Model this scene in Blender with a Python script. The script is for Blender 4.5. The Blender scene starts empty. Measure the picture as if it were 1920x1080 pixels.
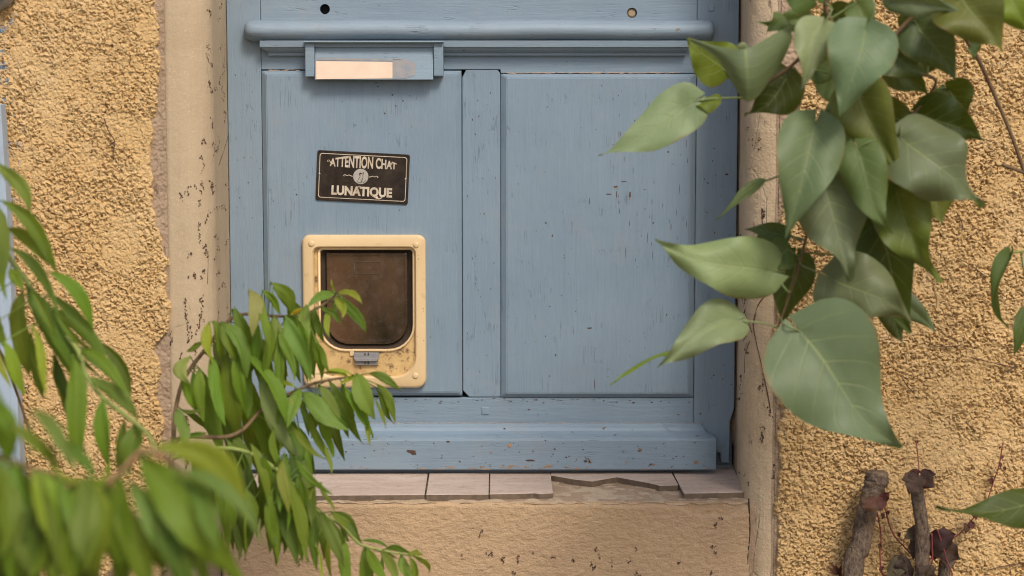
import bpy, bmesh, math, random
import numpy as np
from mathutils import Vector, Matrix, Quaternion

random.seed(7)
rng = np.random.default_rng(11)
sc = bpy.context.scene
R = math.radians
COL = sc.collection

# ------------------------------------------------------------------ camera
CAM = Vector((0.0, -3.0, 1.045))
PITCH = 0.1
FPX = 3600.0                                  # focal length in photo pixels (1920 wide)
cd = bpy.data.cameras.new('camera'); cam = bpy.data.objects.new('camera', cd); COL.objects.link(cam)
cam.location = CAM; cam.rotation_euler = (math.pi/2 - PITCH, 0, 0)
cd.sensor_width = 36.0; cd.lens = 36.0*FPX/1920.0
cd.clip_start = 0.05; cd.clip_end = 400.0
cd.dof.use_dof = True; cd.dof.focus_distance = 2.97; cd.dof.aperture_fstop = 3.6
sc.camera = cam

# ------------------------------------------------------------------ light
AZ, EL = R(24), R(48)                         # sun: in front of the door, to its right
SDIR = Vector((math.sin(AZ)*math.cos(EL), -math.cos(AZ)*math.cos(EL), math.sin(EL)))
w = bpy.data.worlds.new('World'); sc.world = w; w.use_nodes = True
wn = w.node_tree.nodes; wl = w.node_tree.links
sky = wn.new('ShaderNodeTexSky'); sky.sky_type = 'NISHITA'; sky.sun_disc = False
sky.sun_elevation = EL; sky.sun_rotation = math.atan2(SDIR.x, SDIR.y)
sky.air_density = 1.0; sky.dust_density = 3.5; sky.ozone_density = 0.6
bg = wn['Background']; bg.inputs[1].default_value = 0.10
wl.new(sky.outputs[0], bg.inputs[0])
sl = bpy.data.lights.new('sun', 'SUN'); sl.energy = 1.5; sl.angle = R(15); sl.color = (1.0, 0.93, 0.82)
so = bpy.data.objects.new('sun', sl); COL.objects.link(so)
so.rotation_euler = (-SDIR).to_track_quat('-Z', 'Y').to_euler(); so.location = (2, -4, 5)
sc.view_settings.view_transform = 'Standard'; sc.view_settings.look = 'None'
sc.view_settings.exposure = 0.63; sc.view_settings.gamma = 1.0
sc.view_settings.use_curve_mapping = False
sc.cycles.filter_width = 1.1

# ------------------------------------------------------------------ picking real points along a sight line
cp, sp = math.cos(PITCH), math.sin(PITCH)
def ray(px, py):
    x = (px-960.0)/FPX; y = (540.0-py)/FPX
    return Vector((x, cp + y*sp, -sp + y*cp))
def P(px, py, Y=0.0):
    d = ray(px, py); return CAM + d*((Y-CAM.y)/d.y)
def PZ(px, py, z):
    d = ray(px, py); return CAM + d*((z-CAM.z)/d.z)
def rect(x0, y0, x1, y1, Y=0.0):
    xm, ym = (x0+x1)/2, (y0+y1)/2
    return P(x0, ym, Y).x, P(x1, ym, Y).x, P(xm, y1, Y).z, P(xm, y0, Y).z   # x0,x1,zlow,zhigh
PXM = 3.0/FPX*1.003                            # metres per photo pixel at the door

# ------------------------------------------------------------------ objects
WORLD = {}
def wmat(o): return WORLD.get(o.name, Matrix.Identity(4))
def link(o, parent=None, origin=Vector((0, 0, 0))):
    COL.objects.link(o)
    if parent is not None:
        o.parent = parent; o.matrix_parent_inverse = wmat(parent).inverted()
    o.location = origin; WORLD[o.name] = Matrix.Translation(origin)
    return o
def tag(o, label=None, cat=None, group=None, kind=None):
    if label: o['label'] = label
    if cat: o['category'] = cat
    if group: o['group'] = group
    if kind: o['kind'] = kind
    return o
def thing(name, label, cat, loc, group=None):
    o = bpy.data.objects.new(name, None); o.empty_display_size = 0.05
    link(o, None, Vector(loc)); return tag(o, label, cat, group)
def obj(name, me, mat, parent=None, origin=None, smooth=False, color=None):
    if isinstance(me, bmesh.types.BMesh):
        bm = me; me = bpy.data.meshes.new(name)
        bmesh.ops.recalc_face_normals(bm, faces=bm.faces); bm.to_mesh(me); bm.free()
    origin = Vector(origin) if origin is not None else (Vector(WORLD[parent.name].translation) if parent is not None and parent.name in WORLD else Vector((0, 0, 0)))
    me.transform(Matrix.Translation(-origin))
    me.name = name
    o = bpy.data.objects.new(name, me)
    if mat: 
        me.materials.clear(); me.materials.append(mat)
    if smooth:
        me.polygons.foreach_set('use_smooth', [True]*len(me.polygons))
    if color: o.color = color
    return link(o, parent, origin)
def pydata(verts, faces, name='m'):
    me = bpy.data.meshes.new(name); me.from_pydata([tuple(v) for v in verts], [], faces); me.update(); return me

def box_bm(x0, x1, y0, y1, z0, z1, bev=0.0, seg=2, bm=None):
    own = bm or bmesh.new()
    t = bmesh.new()
    vs = [t.verts.new(p) for p in ((x0,y0,z0),(x1,y0,z0),(x1,y1,z0),(x0,y1,z0),(x0,y0,z1),(x1,y0,z1),(x1,y1,z1),(x0,y1,z1))]
    for f in ((0,3,2,1),(4,5,6,7),(0,1,5,4),(1,2,6,5),(2,3,7,6),(3,0,4,7)): t.faces.new([vs[i] for i in f])
    if bev > 0: bmesh.ops.bevel(t, geom=list(t.edges), offset=bev, segments=seg, affect='EDGES', profile=0.5)
    me = bpy.data.meshes.new('t'); t.to_mesh(me); t.free(); own.from_mesh(me); bpy.data.meshes.remove(me)
    return own
def prism_bm(poly, y0, y1, bev=0.0, axis='y', bm=None):
    """poly: list of (x,z) (axis y) or (x,y) (axis z); extruded y0..y1"""
    own = bm or bmesh.new(); t = bmesh.new()
    mk = (lambda p, d: (p[0], d, p[1])) if axis == 'y' else (lambda p, d: (p[0], p[1], d))
    a = [t.verts.new(mk(p, y0)) for p in poly]; b = [t.verts.new(mk(p, y1)) for p in poly]
    n = len(poly)
    t.faces.new(a); t.faces.new(b[::-1])
    for i in range(n): t.faces.new((a[i], a[(i+1) % n], b[(i+1) % n], b[i]))
    bmesh.ops.recalc_face_normals(t, faces=t.faces)
    if bev > 0: bmesh.ops.bevel(t, geom=list(t.edges), offset=bev, segments=1, affect='EDGES')
    me = bpy.data.meshes.new('t'); t.to_mesh(me); t.free(); own.from_mesh(me); bpy.data.meshes.remove(me)
    return own
def loft_bm(loops, cap0=True, cap1=True, closed=True, bm=None):
    bm = bm or bmesh.new()
    rows = [[bm.verts.new(p) for p in l] for l in loops]
    n = len(rows[0])
    for a, b in zip(rows[:-1], rows[1:]):
        for i in range(n if closed else n-1):
            j = (i+1) % n
            try: bm.faces.new((a[i], a[j], b[j], b[i]))
            except ValueError: pass
    if cap0 and n > 2: bm.faces.new(rows[0][::-1])
    if cap1 and n > 2: bm.faces.new(rows[-1])
    return bm
def smooth_path(pts, k=4):
    pts = [Vector(p) for p in pts]
    if len(pts) < 3: return pts
    out = []
    for i in range(len(pts)-1):
        p0 = pts[max(i-1, 0)]; p1 = pts[i]; p2 = pts[i+1]; p3 = pts[min(i+2, len(pts)-1)]
        for j in range(k):
            t = j/k
            out.append(0.5*((2*p1) + (p2-p0)*t + (2*p0-5*p1+4*p2-p3)*t*t + (3*p1-p0-3*p2+p3)*t**3))
    out.append(pts[-1]); return out
def tube_bm(pts, radii, seg=7, bm=None, k=1, rough=0.0):
    n0 = len(pts)
    if not hasattr(radii, '__len__'): radii = [radii]*n0
    if k > 1:
        radii = list(np.interp(np.linspace(0, n0-1, (n0-1)*k+1), np.arange(n0), radii)); pts = smooth_path(pts, k)
        radii = radii[:len(pts)] if len(pts) > 2 else [radii[0], radii[-1]]
    pts = [Vector(p) for p in pts]
    up = Vector((0.13, 0.31, 0.94)); loops = []
    for i, p in enumerate(pts):
        d = (pts[min(i+1, len(pts)-1)] - pts[max(i-1, 0)])
        if d.length < 1e-9: d = Vector((0, 0, 1))
        d.normalize()
        s = d.cross(up)
        if s.length < 0.05: s = d.cross(Vector((1, 0, 0)))
        s.normalize(); u = s.cross(d)
        up = u
        loops.append([p + (s*math.cos(a)+u*math.sin(a))*radii[i]*(1+rough*random.uniform(-1, 1)) for a in (2*math.pi*q/seg for q in range(seg))])
    return loft_bm(loops, bm=bm)
def boolean(o, cutter_bm):
    me = bpy.data.meshes.new('cut'); bmesh.ops.recalc_face_normals(cutter_bm, faces=cutter_bm.faces); cutter_bm.to_mesh(me); cutter_bm.free()
    c = bpy.data.objects.new('cut', me); COL.objects.link(c)
    m = o.modifiers.new('b', 'BOOLEAN'); m.object = c; m.operation = 'DIFFERENCE'; m.solver = 'EXACT'
    bpy.context.view_layer.update()
    dg = bpy.context.evaluated_depsgraph_get()
    new = bpy.data.meshes.new_from_object(o.evaluated_get(dg))
    o.modifiers.clear(); old = o.data; o.data = new; nm = old.name
    bpy.data.objects.remove(c); bpy.data.meshes.remove(me); bpy.data.meshes.remove(old); new.name = nm
def rrect(x0, x1, z0, z1, r, Y, n=7):
    """closed loop; r = (tl,tr,br,bl); same vertex count whatever the radii"""
    tl, tr, br, bl = r; out = []
    for cx, cz, rr, a0 in ((x0+tl, z1-tl, tl, 180), (x1-tr, z1-tr, tr, 90), (x1-br, z0+br, br, 0), (x0+bl, z0+bl, bl, -90)):
        for i in range(n+1):
            a = R(a0 - 90*i/n); out.append(Vector((cx+rr*math.cos(a), Y, cz+rr*math.sin(a))))
    return out

# ------------------------------------------------------------------ numpy noise
def hash2(ix, iz, s):
    h = (ix.astype(np.int64)*374761393 + iz.astype(np.int64)*668265263 + s*1442695041) & 0x7fffffff
    h = ((h ^ (h >> 13))*1274126177) & 0x7fffffff
    h = (h ^ (h >> 16)) & 0xffffff
    return h/float(0xffffff)
def vnoise(x, z, s=0):
    ix = np.floor(x); iz = np.floor(z); fx = x-ix; fz = z-iz
    fx = fx*fx*(3-2*fx); fz = fz*fz*(3-2*fz)
    a = hash2(ix, iz, s); b = hash2(ix+1, iz, s); c = hash2(ix, iz+1, s); d = hash2(ix+1, iz+1, s)
    return (a*(1-fx)+b*fx)*(1-fz)+(c*(1-fx)+d*fx)*fz
def fbm(x, z, s=0, o=4):
    v = 0; a = .5; t = 0
    for i in range(o):
        v = v + a*vnoise(x*2**i, z*2**i, s+i*17); t += a; a *= .5
    return v/t
def domes(x, z, cell, s, rad=0.75, keep=1.0):
    x = x/cell; z = z/cell; ix = np.floor(x); iz = np.floor(z)
    best = np.zeros_like(x)
    for dx in (-1, 0, 1):
        for dz in (-1, 0, 1):
            jx = ix+dx; jz = iz+dz
            cx = jx + hash2(jx, jz, s); cz = jz + hash2(jx, jz, s+5)
            r = rad*(0.45+0.75*hash2(jx, jz, s+9))
            d2 = ((x-cx)**2+(z-cz)**2)/(r*r)
            hgt = np.sqrt(np.clip(1-d2, 0, 1))*(0.5+0.5*hash2(jx, jz, s+13))
            hgt = np.where(hash2(jx, jz, s+21) < keep, hgt, 0)
            best = np.maximum(best, hgt)
    return best

# ------------------------------------------------------------------ materials
class NT:
    def __init__(self, name):
        self.m = bpy.data.materials.new(name); self.m.use_nodes = True
        self.t = self.m.node_tree; self.b = self.t.nodes['Principled BSDF']; self.out = self.t.nodes['Material Output']
        self.tc = None
    def n(self, typ, ins=None, **props):
        nd = self.t.nodes.new('ShaderNode'+typ)
        for k, v in props.items(): setattr(nd, k, v)
        for k, v in (ins or {}).items(): self.set(nd.inputs[k], v)
        return nd
    def set(self, sock, v):
        if hasattr(v, 'is_output') or isinstance(v, bpy.types.NodeSocket): self.t.links.new(v, sock)
        else:
            if hasattr(sock.default_value, '__len__') and not hasattr(v, '__len__'): v = (v,)*len(sock.default_value)
            if hasattr(v, '__len__') and len(sock.default_value) == 4 and len(v) == 3: v = (*v, 1)
            sock.default_value = v
    def co(self, which='Object', scale=(1, 1, 1), loc=(0, 0, 0)):
        if not self.tc: self.tc = self.n('TexCoord')
        return self.n('Mapping', {'Vector': self.tc.outputs[which], 'Scale': scale, 'Location': loc}).outputs[0]
    def noise(self, scale, detail=4, rough=.55, stretch=(1, 1, 1), loc=(0, 0, 0), dist=0, which='Object'):
        return self.n('TexNoise', {'Vector': self.co(which, stretch, loc), 'Scale': scale, 'Detail': detail, 'Roughness': rough, 'Distortion': dist}).outputs[0]
    def voro(self, scale, stretch=(1, 1, 1), feature='F1', loc=(0, 0, 0), rnd=1.0, which='Object'):
        return self.n('TexVoronoi', {'Vector': self.co(which, stretch, loc), 'Scale': scale, 'Randomness': rnd}, feature=feature).outputs['Distance']
    def ramp(self, v, a, b, lo=0.0, hi=1.0):
        return self.n('MapRange', {'Value': v, 'From Min': a, 'From Max': b, 'To Min': lo, 'To Max': hi}, clamp=True).outputs[0]
    def math(self, op, a, b=0.0, c=None):
        nd = self.n('Math', operation=op); self.set(nd.inputs[0], a); self.set(nd.inputs[1], b)
        if c is not None: self.set(nd.inputs[2], c)
        return nd.outputs[0]
    def mix(self, f, a, b, mode='MIX'):
        nd = self.n('Mix', data_type='RGBA', blend_type=mode); self.set(nd.inputs[0], f); self.set(nd.inputs[6], a); self.set(nd.inputs[7], b)
        return nd.outputs[2]
    def bump(self, h, strength=.5, dist=.001, normal=None):
        ins = {'Height': h, 'Strength': strength, 'Distance': dist}
        if normal is not None: ins['Normal'] = normal
        return self.n('Bump', ins).outputs[0]
    def end(self, color=None, rough=None, normal=None, **kw):
        if color is not None: self.set(self.b.inputs['Base Color'], color)
        if rough is not None: self.set(self.b.inputs['Roughness'], rough)
        if normal is not None: self.set(self.b.inputs['Normal'], normal)
        for k, v in kw.items(): self.set(self.b.inputs[k.replace('_', ' ')], v)
        return self.m

def paint_mat(name, horiz=False, chips=0.0, base=((0.168, 0.237, 0.308), (0.205, 0.274, 0.342))):
    t = NT(name)
    st = (0.05, 1, 1) if horiz else (1, 1, 0.05)
    st2 = (0.12, 1, 1) if horiz else (1, 1, 0.12)
    broad = t.noise(5, 5, .6)
    grain = t.noise(420, 3, .6, st)
    grain2 = t.noise(130, 4, .6, st2)
    c = t.mix(t.ramp(broad, .3, .7), base[0], base[1])
    c = t.mix(t.math('MULTIPLY', t.ramp(grain, .35, .75), .22), c, (0.28, 0.34, 0.395))
    # greyish scuffs and rubbed dirt
    c = t.mix(t.math('MULTIPLY', t.ramp(t.noise(16, 6, .7, loc=(3, 1, 2)), .56, .74), .45), c, (0.25, 0.27, 0.29))
    c = t.mix(t.math('MULTIPLY', t.ramp(t.noise(9, 6, .65, loc=(8, 5, 1)), .60, .78), .35), c, (0.12, 0.17, 0.24))
    c = t.mix(t.math('MULTIPLY', t.ramp(t.noise(3.2, 6, .7, st2, loc=(4, 11, 2)), .48, .66), .40), c, (0.262, 0.318, 0.366))
    c = t.mix(t.math('MULTIPLY', t.ramp(t.noise(4.5, 6, .72, loc=(9, 2, 12)), .57, .72), .30), c, (0.26, 0.25, 0.24))
    # fine cracks along the grain
    ce = t.voro(150, (0.06, 1, 1) if horiz else (1, 1, 0.06), 'DISTANCE_TO_EDGE')
    crk = t.math('MULTIPLY', t.ramp(ce, .0, .05, 1, 0), t.ramp(t.noise(30, 5, .65, loc=(5, 2, 7)), .56, .66))
    c = t.mix(t.math('MULTIPLY', crk, .32), c, (0.07, 0.085, 0.105))
    # pin holes and pecks
    pk = t.math('MULTIPLY', t.ramp(t.voro(95), .10, .15, 1, 0), t.ramp(t.noise(11, 4, .6, loc=(1, 9, 4)), .62, .66))
    c = t.mix(pk, c, (0.045, 0.035, 0.03))
    gl = t.math('MULTIPLY', t.ramp(t.noise(230, 3, .6, (0.02, 1, 1) if horiz else (1, 1, 0.02), loc=(2, 2, 9)), .60, .68), t.ramp(t.noise(6, 5, .65, loc=(12, 3, 5)), .46, .60))
    c = t.mix(t.math('MULTIPLY', gl, .24), c, (0.10, 0.125, 0.155))
    h = t.math('ADD', t.math('MULTIPLY', grain, .45), t.math('MULTIPLY', grain2, .9))
    h = t.math('SUBTRACT', h, t.math('MULTIPLY', crk, .9)); h = t.math('SUBTRACT', h, t.math('MULTIPLY', pk, 1.5))
    if chips > 0:
        ch = t.ramp(t.noise(70, 5, .7, (0.55, 1, 1), loc=(2, 4, 6)), .70-chips, .715-chips)
        ch2 = t.noise(150, 3, .6)
        c = t.mix(ch, c, t.mix(t.ramp(ch2, .4, .6), (0.30, 0.16, 0.07), (0.07, 0.04, 0.03)))
        h = t.math('SUBTRACT', h, t.math('MULTIPLY', ch, 1.2))
    h = t.math('ADD', h, t.math('MULTIPLY', t.noise(38, 3, .5, loc=(4, 4, 4)), .8))
    return t.end(c, t.ramp(broad, .3, .7, .46, .60), t.bump(h, .55, .0012), Specular_IOR_Level=.45)

PAINT_V = paint_mat('blue_paint_upright')
PAINT_H = paint_mat('blue_paint_level', True, 0.012)
PAINT_W = paint_mat('blue_paint_worn', True, 0.035)

def plain(name, col, rough=.6, var=.25, scale=60, bump=.2, metal=0.0, col2=None):
    t = NT(name); nz = t.noise(scale, 5, .6)
    c2 = col2 or tuple(x*(1-var) for x in col)
    return t.end(t.mix(t.ramp(nz, .35, .7), col, c2), rough, t.bump(nz, bump, .001), Metallic=metal)

def roughcast_mat(name='ochre_roughcast', a=(0.56, 0.360, 0.155), b=(0.61, 0.415, 0.200), blue=False):
    t = NT(name)
    c = t.mix(t.ramp(t.noise(7, 5, .6), .35, .65), a, b)
    c = t.mix(t.math('MULTIPLY', t.ramp(t.noise(160, 4, .6, loc=(1, 2, 3)), .45, .7), .35), c, (0.66, 0.51, 0.31))
    c = t.mix(t.math('MULTIPLY', t.ramp(t.noise(90, 6, .75, loc=(7, 2, 3)), .56, .66), .6), c, (0.46, 0.31, 0.165))
    c = t.mix(t.math('MULTIPLY', t.ramp(t.voro(210), .14, .2, 1, 0), t.ramp(t.noise(22, 3, .5, loc=(9, 9, 9)), .5, .58)), c, (0.16, 0.10, 0.06))
    c = t.mix(t.math('MULTIPLY', t.ramp(t.noise(11, 6, .7, loc=(17, 2, 3)), .58, .72), .5), c, (0.52, 0.385, 0.245))
    c = t.mix(t.math('MULTIPLY', t.ramp(t.noise(5, 6, .7, (1, 1, .4), loc=(5, 21, 3)), .58, .74), .25), c, (0.40, 0.28, 0.16))
    if blue:                                   # splashes of shutter paint on the coat beside the shutter
        sx = t.n('SeparateXYZ', {0: t.co('Object')}).outputs[0]; x0 = P(30, 540, DW).x
        near = t.ramp(sx, x0-.01, x0+.022, 1, 0)
        c = t.mix(t.math('MULTIPLY', near, t.ramp(t.noise(75, 5, .7, loc=(8, 8, 1)), .57, .60)), c, (0.20, 0.28, 0.38))
    n1 = t.noise(420, 4, .65); n2 = t.noise(170, 3, .6)
    return t.end(c, .9, t.bump(t.math('ADD', n1, n2), .55, .0016), Specular_IOR_Level=.2)
DW = -0.20
ROUGH = roughcast_mat(); ROUGH_L = roughcast_mat('ochre_roughcast_splashed', blue=True)

def band_mat(name, a, b, streak=.35, rough_bump=.35, speck=.0):
    t = NT(name)
    c = t.mix(t.ramp(t.noise(6, 6, .65), .35, .65), a, b)
    br = t.noise(170, 4, .6, (1, 1, .04))
    c = t.mix(t.math('MULTIPLY', t.ramp(br, .4, .72), streak), c, tuple(min(1, x*1.32) for x in b))
    c = t.mix(t.math('MULTIPLY', t.ramp(t.noise(28, 6, .7, (1, 1, .35), loc=(3, 3, 1)), .56, .74), .5), c, tuple(x*.68 for x in a))
    c = t.mix(t.math('MULTIPLY', t.ramp(t.noise(11, 6, .7, (1, 1, .5), loc=(13, 3, 1)), .55, .70), .4), c, tuple(x*.80 for x in a))
    c = t.mix(t.math('MULTIPLY', t.ramp(t.voro(260), .15, .22, 1, 0), t.ramp(t.noise(40, 3), .5, .56, 0, .7)), c, tuple(min(1, x*1.45) for x in b))
    ce = t.voro(17, (1, 1, .45), 'DISTANCE_TO_EDGE'); hair = t.math('MULTIPLY', t.ramp(ce, 0, .012, 1, 0), t.ramp(t.noise(9, 4, .6, loc=(2, 8, 1)), .55, .62))
    c = t.mix(t.math('MULTIPLY', hair, .55), c, tuple(x*.4 for x in a))
    if speck:
        c = t.mix(t.math('MULTIPLY', t.ramp(t.noise(60, 5, .7, (1, 1, .3), loc=(6, 1, 1)), .66-speck, .70-speck), .75), c, (0.16, 0.10, 0.07))
    h = t.math('ADD', t.math('MULTIPLY', br, .6), t.noise(300, 4, .6)); h = t.math('ADD', h, t.math('MULTIPLY', t.noise(60, 5, .6), 1.4))
    h = t.math('SUBTRACT', h, hair)
    return t.end(c, .85, t.bump(h, rough_bump, .0014), Specular_IOR_Level=.25)
JAMB_L = band_mat('jamb_plaster', (0.445, 0.335, 0.215), (0.49, 0.38, 0.255), .10, .45)
JAMB_R = band_mat('reveal_plaster', (0.50, 0.37, 0.235), (0.58, 0.445, 0.30), .15, 1.0, .03)
MORTAR = band_mat('bare_mortar', (0.31, 0.215, 0.145), (0.40, 0.29, 0.20), .15, 1.0, .03)
def sillwall_mat():
    t = NT('sill_render')
    c = t.mix(t.ramp(t.noise(5, 5, .6), .35, .65), (0.43, 0.295, 0.185), (0.50, 0.345, 0.205))
    c = t.mix(t.math('MULTIPLY', t.ramp(t.noise(20, 6, .7, loc=(2, 7, 3)), .55, .75), .4), c, (0.36, 0.24, 0.15))
    c = t.mix(t.math('MULTIPLY', t.ramp(t.noise(300, 3, .6), .5, .75), .25), c, (0.64, 0.46, 0.27))
    h = t.math('ADD', t.noise(190, 5, .65, (.5, 1, 1)), t.math('MULTIPLY', t.noise(330, 4, .6), .5))
    return t.end(c, .9, t.bump(h, 1.0, .0028), Specular_IOR_Level=.2)
SILLW = sillwall_mat()
def tile_mat():
    t = NT('sill_tile')
    v = t.noise(26, 6, .65, (.35, 1, 1), dist=1.2)
    c = t.mix(t.ramp(v, .35, .68), (0.47, 0.355, 0.29), (0.56, 0.445, 0.375))
    c = t.mix(t.math('MULTIPLY', t.ramp(t.noise(45, 6, .7, (.3, 1, 1), loc=(4, 1, 1), dist=2), .54, .66), .6), c, (0.30, 0.215, 0.155))
    c = t.mix(t.math('MULTIPLY', t.ramp(t.noise(130, 4, .6), .57, .68), .5), c, (0.24, 0.175, 0.13))
    return t.end(c, .6, t.bump(v, .25, .001))
TILE = tile_mat()
TILE_BODY = plain('tile_body', (0.175, 0.125, 0.085), .9, .4, 90, .6)
DARK = plain('dark_gap', (0.018, 0.014, 0.012), .9)
FLECK = plain('creeper_residue', (0.120, 0.062, 0.040), .9, .5, 400)
BROWN_CHIP = plain('bare_wood_chip', (0.10, 0.05, 0.032), .8, .5, 300)
ORANGE_CHIP = plain('orange_primer_chip', (0.42, 0.24, 0.12), .8, .4, 200)
CREAM_CHIP = plain('rubbed_wood_chip', (0.47, 0.36, 0.29), .8, .3, 200)

# ================================================================== SETTING
GROUND_M = plain('garden_soil', (0.20, 0.16, 0.11), .95, .4, 8, .6)
g = obj('ground', pydata([(-60, -80, 0), (60, -80, 0), (60, 40, 0), (-60, 40, 0)], [(0, 1, 2, 3)]), GROUND_M); tag(g, kind='structure')

DW = -0.20                                     # front plane of the wall
SILL_Z = P(1000, 886, -0.035).z - 0.003
XL_IN = P(431, 540, 0).x;  XR_IN = P(1384, 540, 0).x           # opening at the door
XL_OUT = P(398, 540, DW).x; XR_OUT = P(1404, 700, DW).x         # opening at the wall face
XL_BAND = P(314, 540, DW).x; XR_BAND = P(1466, 700, DW).x       # where the smooth bands end
Z_TOP = 1.75                                   # detailed part of the wall goes from the ground to here

def relief_sheet(x0, x1, z0, z1, y, step, fn):
    nx = int((x1-x0)/step)+1; nz = int((z1-z0)/step)+1
    gx, gz = np.meshgrid(np.linspace(x0, x1, nx), np.linspace(z0, z1, nz))
    V = np.stack([gx, y-fn(gx, gz), gz], -1).reshape(-1, 3); idx = np.arange(nx*nz).reshape(nz, nx)
    F = np.stack([idx[:-1, :-1], idx[:-1, 1:], idx[1:, 1:], idx[1:, :-1]], -1).reshape(-1, 4)
    return pydata(V, F.tolist())
wall = thing('house_wall', 'ochre roughcast house wall with smooth beige bands round the blue door', 'wall', (0, DW, 0))

# -- roughcast coats (real displaced relief)
def roughcast(x0, x1, z0, z1, edge, side, seed, gain=1.0, step=0.0011):
    nx = int((x1-x0)/step)+1; nz = int((z1-z0)/step)+1
    gx, gz = np.meshgrid(np.linspace(x0, x1, nx), np.linspace(z0, z1, nz))
    wx = gx + 0.0034*(fbm(gx*260, gz*260, seed+1, 3)-.5)*2; wz = gz + 0.0034*(fbm(gx*260, gz*260, seed+2, 3)-.5)*2
    h = 0.0022*domes(wx, wz, .0052, seed+3) + 0.0025*domes(wx, wz, .0032, seed+31, .8) + 0.0018*domes(wx, wz, .0023, seed+57, .85)
    h -= 0.0066*domes(wx+3, wz+1, .0046, seed+77, .40, .5) + .0045*domes(wx+5, wz+2, .0037, seed+91, .42, .5)
    h += 0.0060*(fbm(gx*32, gz*32, seed+4, 4)-.5) + 0.0022*(fbm(gx*330, gz*330, seed+8, 2)-.5)
    amp = np.clip((fbm(gx*21, gz*21, seed+6, 5)-.30)/.17, .45, 1)*(.75+.5*fbm(gx*6, gz*6, seed+66, 3))
    h = h*amp*gain + .0015*(1-amp)
    e = edge(gz) + side*.004 + 0.016*(fbm(gz*70, gx*70, seed+10, 5)-.5) + .014*(fbm(gz*25+7, gx*3, seed+12, 3)-.5)
    d = (e-gx)*side                                # >0 inside the coat
    k = np.clip((d+.001)/.0035, 0, 1); k = k*k*(3-2*k)
    y = DW - ((0.0045 + h)*k - .003*(1-k)); y = np.minimum(y, DW+.003)
    X = gx + .0026*(fbm(gx*260, gz*260, seed+14, 2)-.5)*2*k; Z = gz + .0026*(fbm(gx*260, gz*260, seed+15, 2)-.5)*2*k
    V = np.stack([X, y, Z], -1).reshape(-1, 3)
    idx = np.arange(nx*nz).reshape(nz, nx)
    F = np.stack([idx[:-1, :-1], idx[:-1, 1:], idx[1:, 1:], idx[1:, :-1]], -1).reshape(-1, 4)
    keep = (d[:-1, :-1] > -.003).reshape(-1)
    F = F[keep]
    me = bpy.data.meshes.new('roughcast')
    me.vertices.add(len(V)); me.vertices.foreach_set('co', V.astype(np.float32).ravel())
    me.loops.add(F.size); me.loops.foreach_set('vertex_index', F.astype(np.int32).ravel())
    me.polygons.add(len(F)); me.polygons.foreach_set('loop_start', np.arange(0, F.size, 4, dtype=np.int32))
    me.polygons.foreach_set('use_smooth', np.ones(len(F), dtype=bool))
    me.update(calc_edges=True)
    return me
def edge_fn(pts):
    zs = np.array([P(x, y, DW).z for x, y in pts]); xs = np.array([P(x, y, DW).x for x, y in pts])
    o = np.argsort(zs); zs = zs[o]; xs = xs[o]
    return lambda z: np.interp(z, zs, xs)
edgeL = edge_fn([(288, -40), (291, 60), (297, 150), (282, 230), (280, 330), (286, 400), (303, 450), (308, 560), (308, 610), (288, 660), (300, 690), (290, 730), (306, 790), (306, 900), (300, 1150)])
edgeR = edge_fn([(1512, -40), (1508, 120), (1500, 230), (1476, 300), (1468, 420), (1458, 560), (1458, 650), (1464, 760), (1462, 900), (1462, 1150)])
zb = P(960, 1110, DW).z; zt = P(960, -40, DW).z
xl = P(-70, 540, DW).x; xr = P(2010, 540, DW).x
rl = obj('roughcast', roughcast(xl, P(322, 540, DW).x, zb, zt, edgeL, 1, 100, .85), ROUGH_L, wall)
tag(rl, 'rough ochre coat left of the door with a ragged edge')
rr_ = obj('roughcast', roughcast(P(1440, 540, DW).x, xr, zb, zt, edgeR, -1, 300), ROUGH, wall)
tag(rr_, 'rough ochre coat right of the door behind the lilac')
# -- wall body behind it (bare mortar shows along the ragged edges), and the wall beyond the picture
def slab(x0, x1, z0, z1, y0=DW, y1=.25): return box_bm(x0, x1, y0, y1, z0, z1)
obj('mortar_backing', slab(xl, XL_BAND, 0.0, zt+.02, DW+.0005), MORTAR, wall)
obj('mortar_backing', slab(XR_BAND-.012, xr, 0.0, zt+.02, DW+.0005), MORTAR, wall)
def grit(x, z): return .0035*domes(x, z, .004, 811, .8)*(.4+.6*fbm(x*50, z*50, 813, 3)) + .003*(fbm(x*60, z*60, 815, 4)-.5) - .0015
obj('mortar_strip', relief_sheet(P(262, 540, DW).x, XL_BAND+.002, zb, zt, DW-.0015, .0018, grit), MORTAR, wall, smooth=True)
obj('mortar_strip', relief_sheet(XR_BAND-.008, P(1530, 540, DW).x, zb, zt, DW-.0015, .0018, grit), MORTAR, wall, smooth=True)
for a, b, c, d in ((-4.5, xl, 0, 3.2), (xr, 4.5, 0, 3.2), (xl, XL_BAND, zt+.02, 3.2), (XR_BAND-.012, xr, zt+.02, 3.2), (XL_BAND, XR_BAND-.012, 2.36, 3.2)):
    obj('outer_wall', slab(a, b, c, d, DW-.006), ROUGH, wall)

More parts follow.
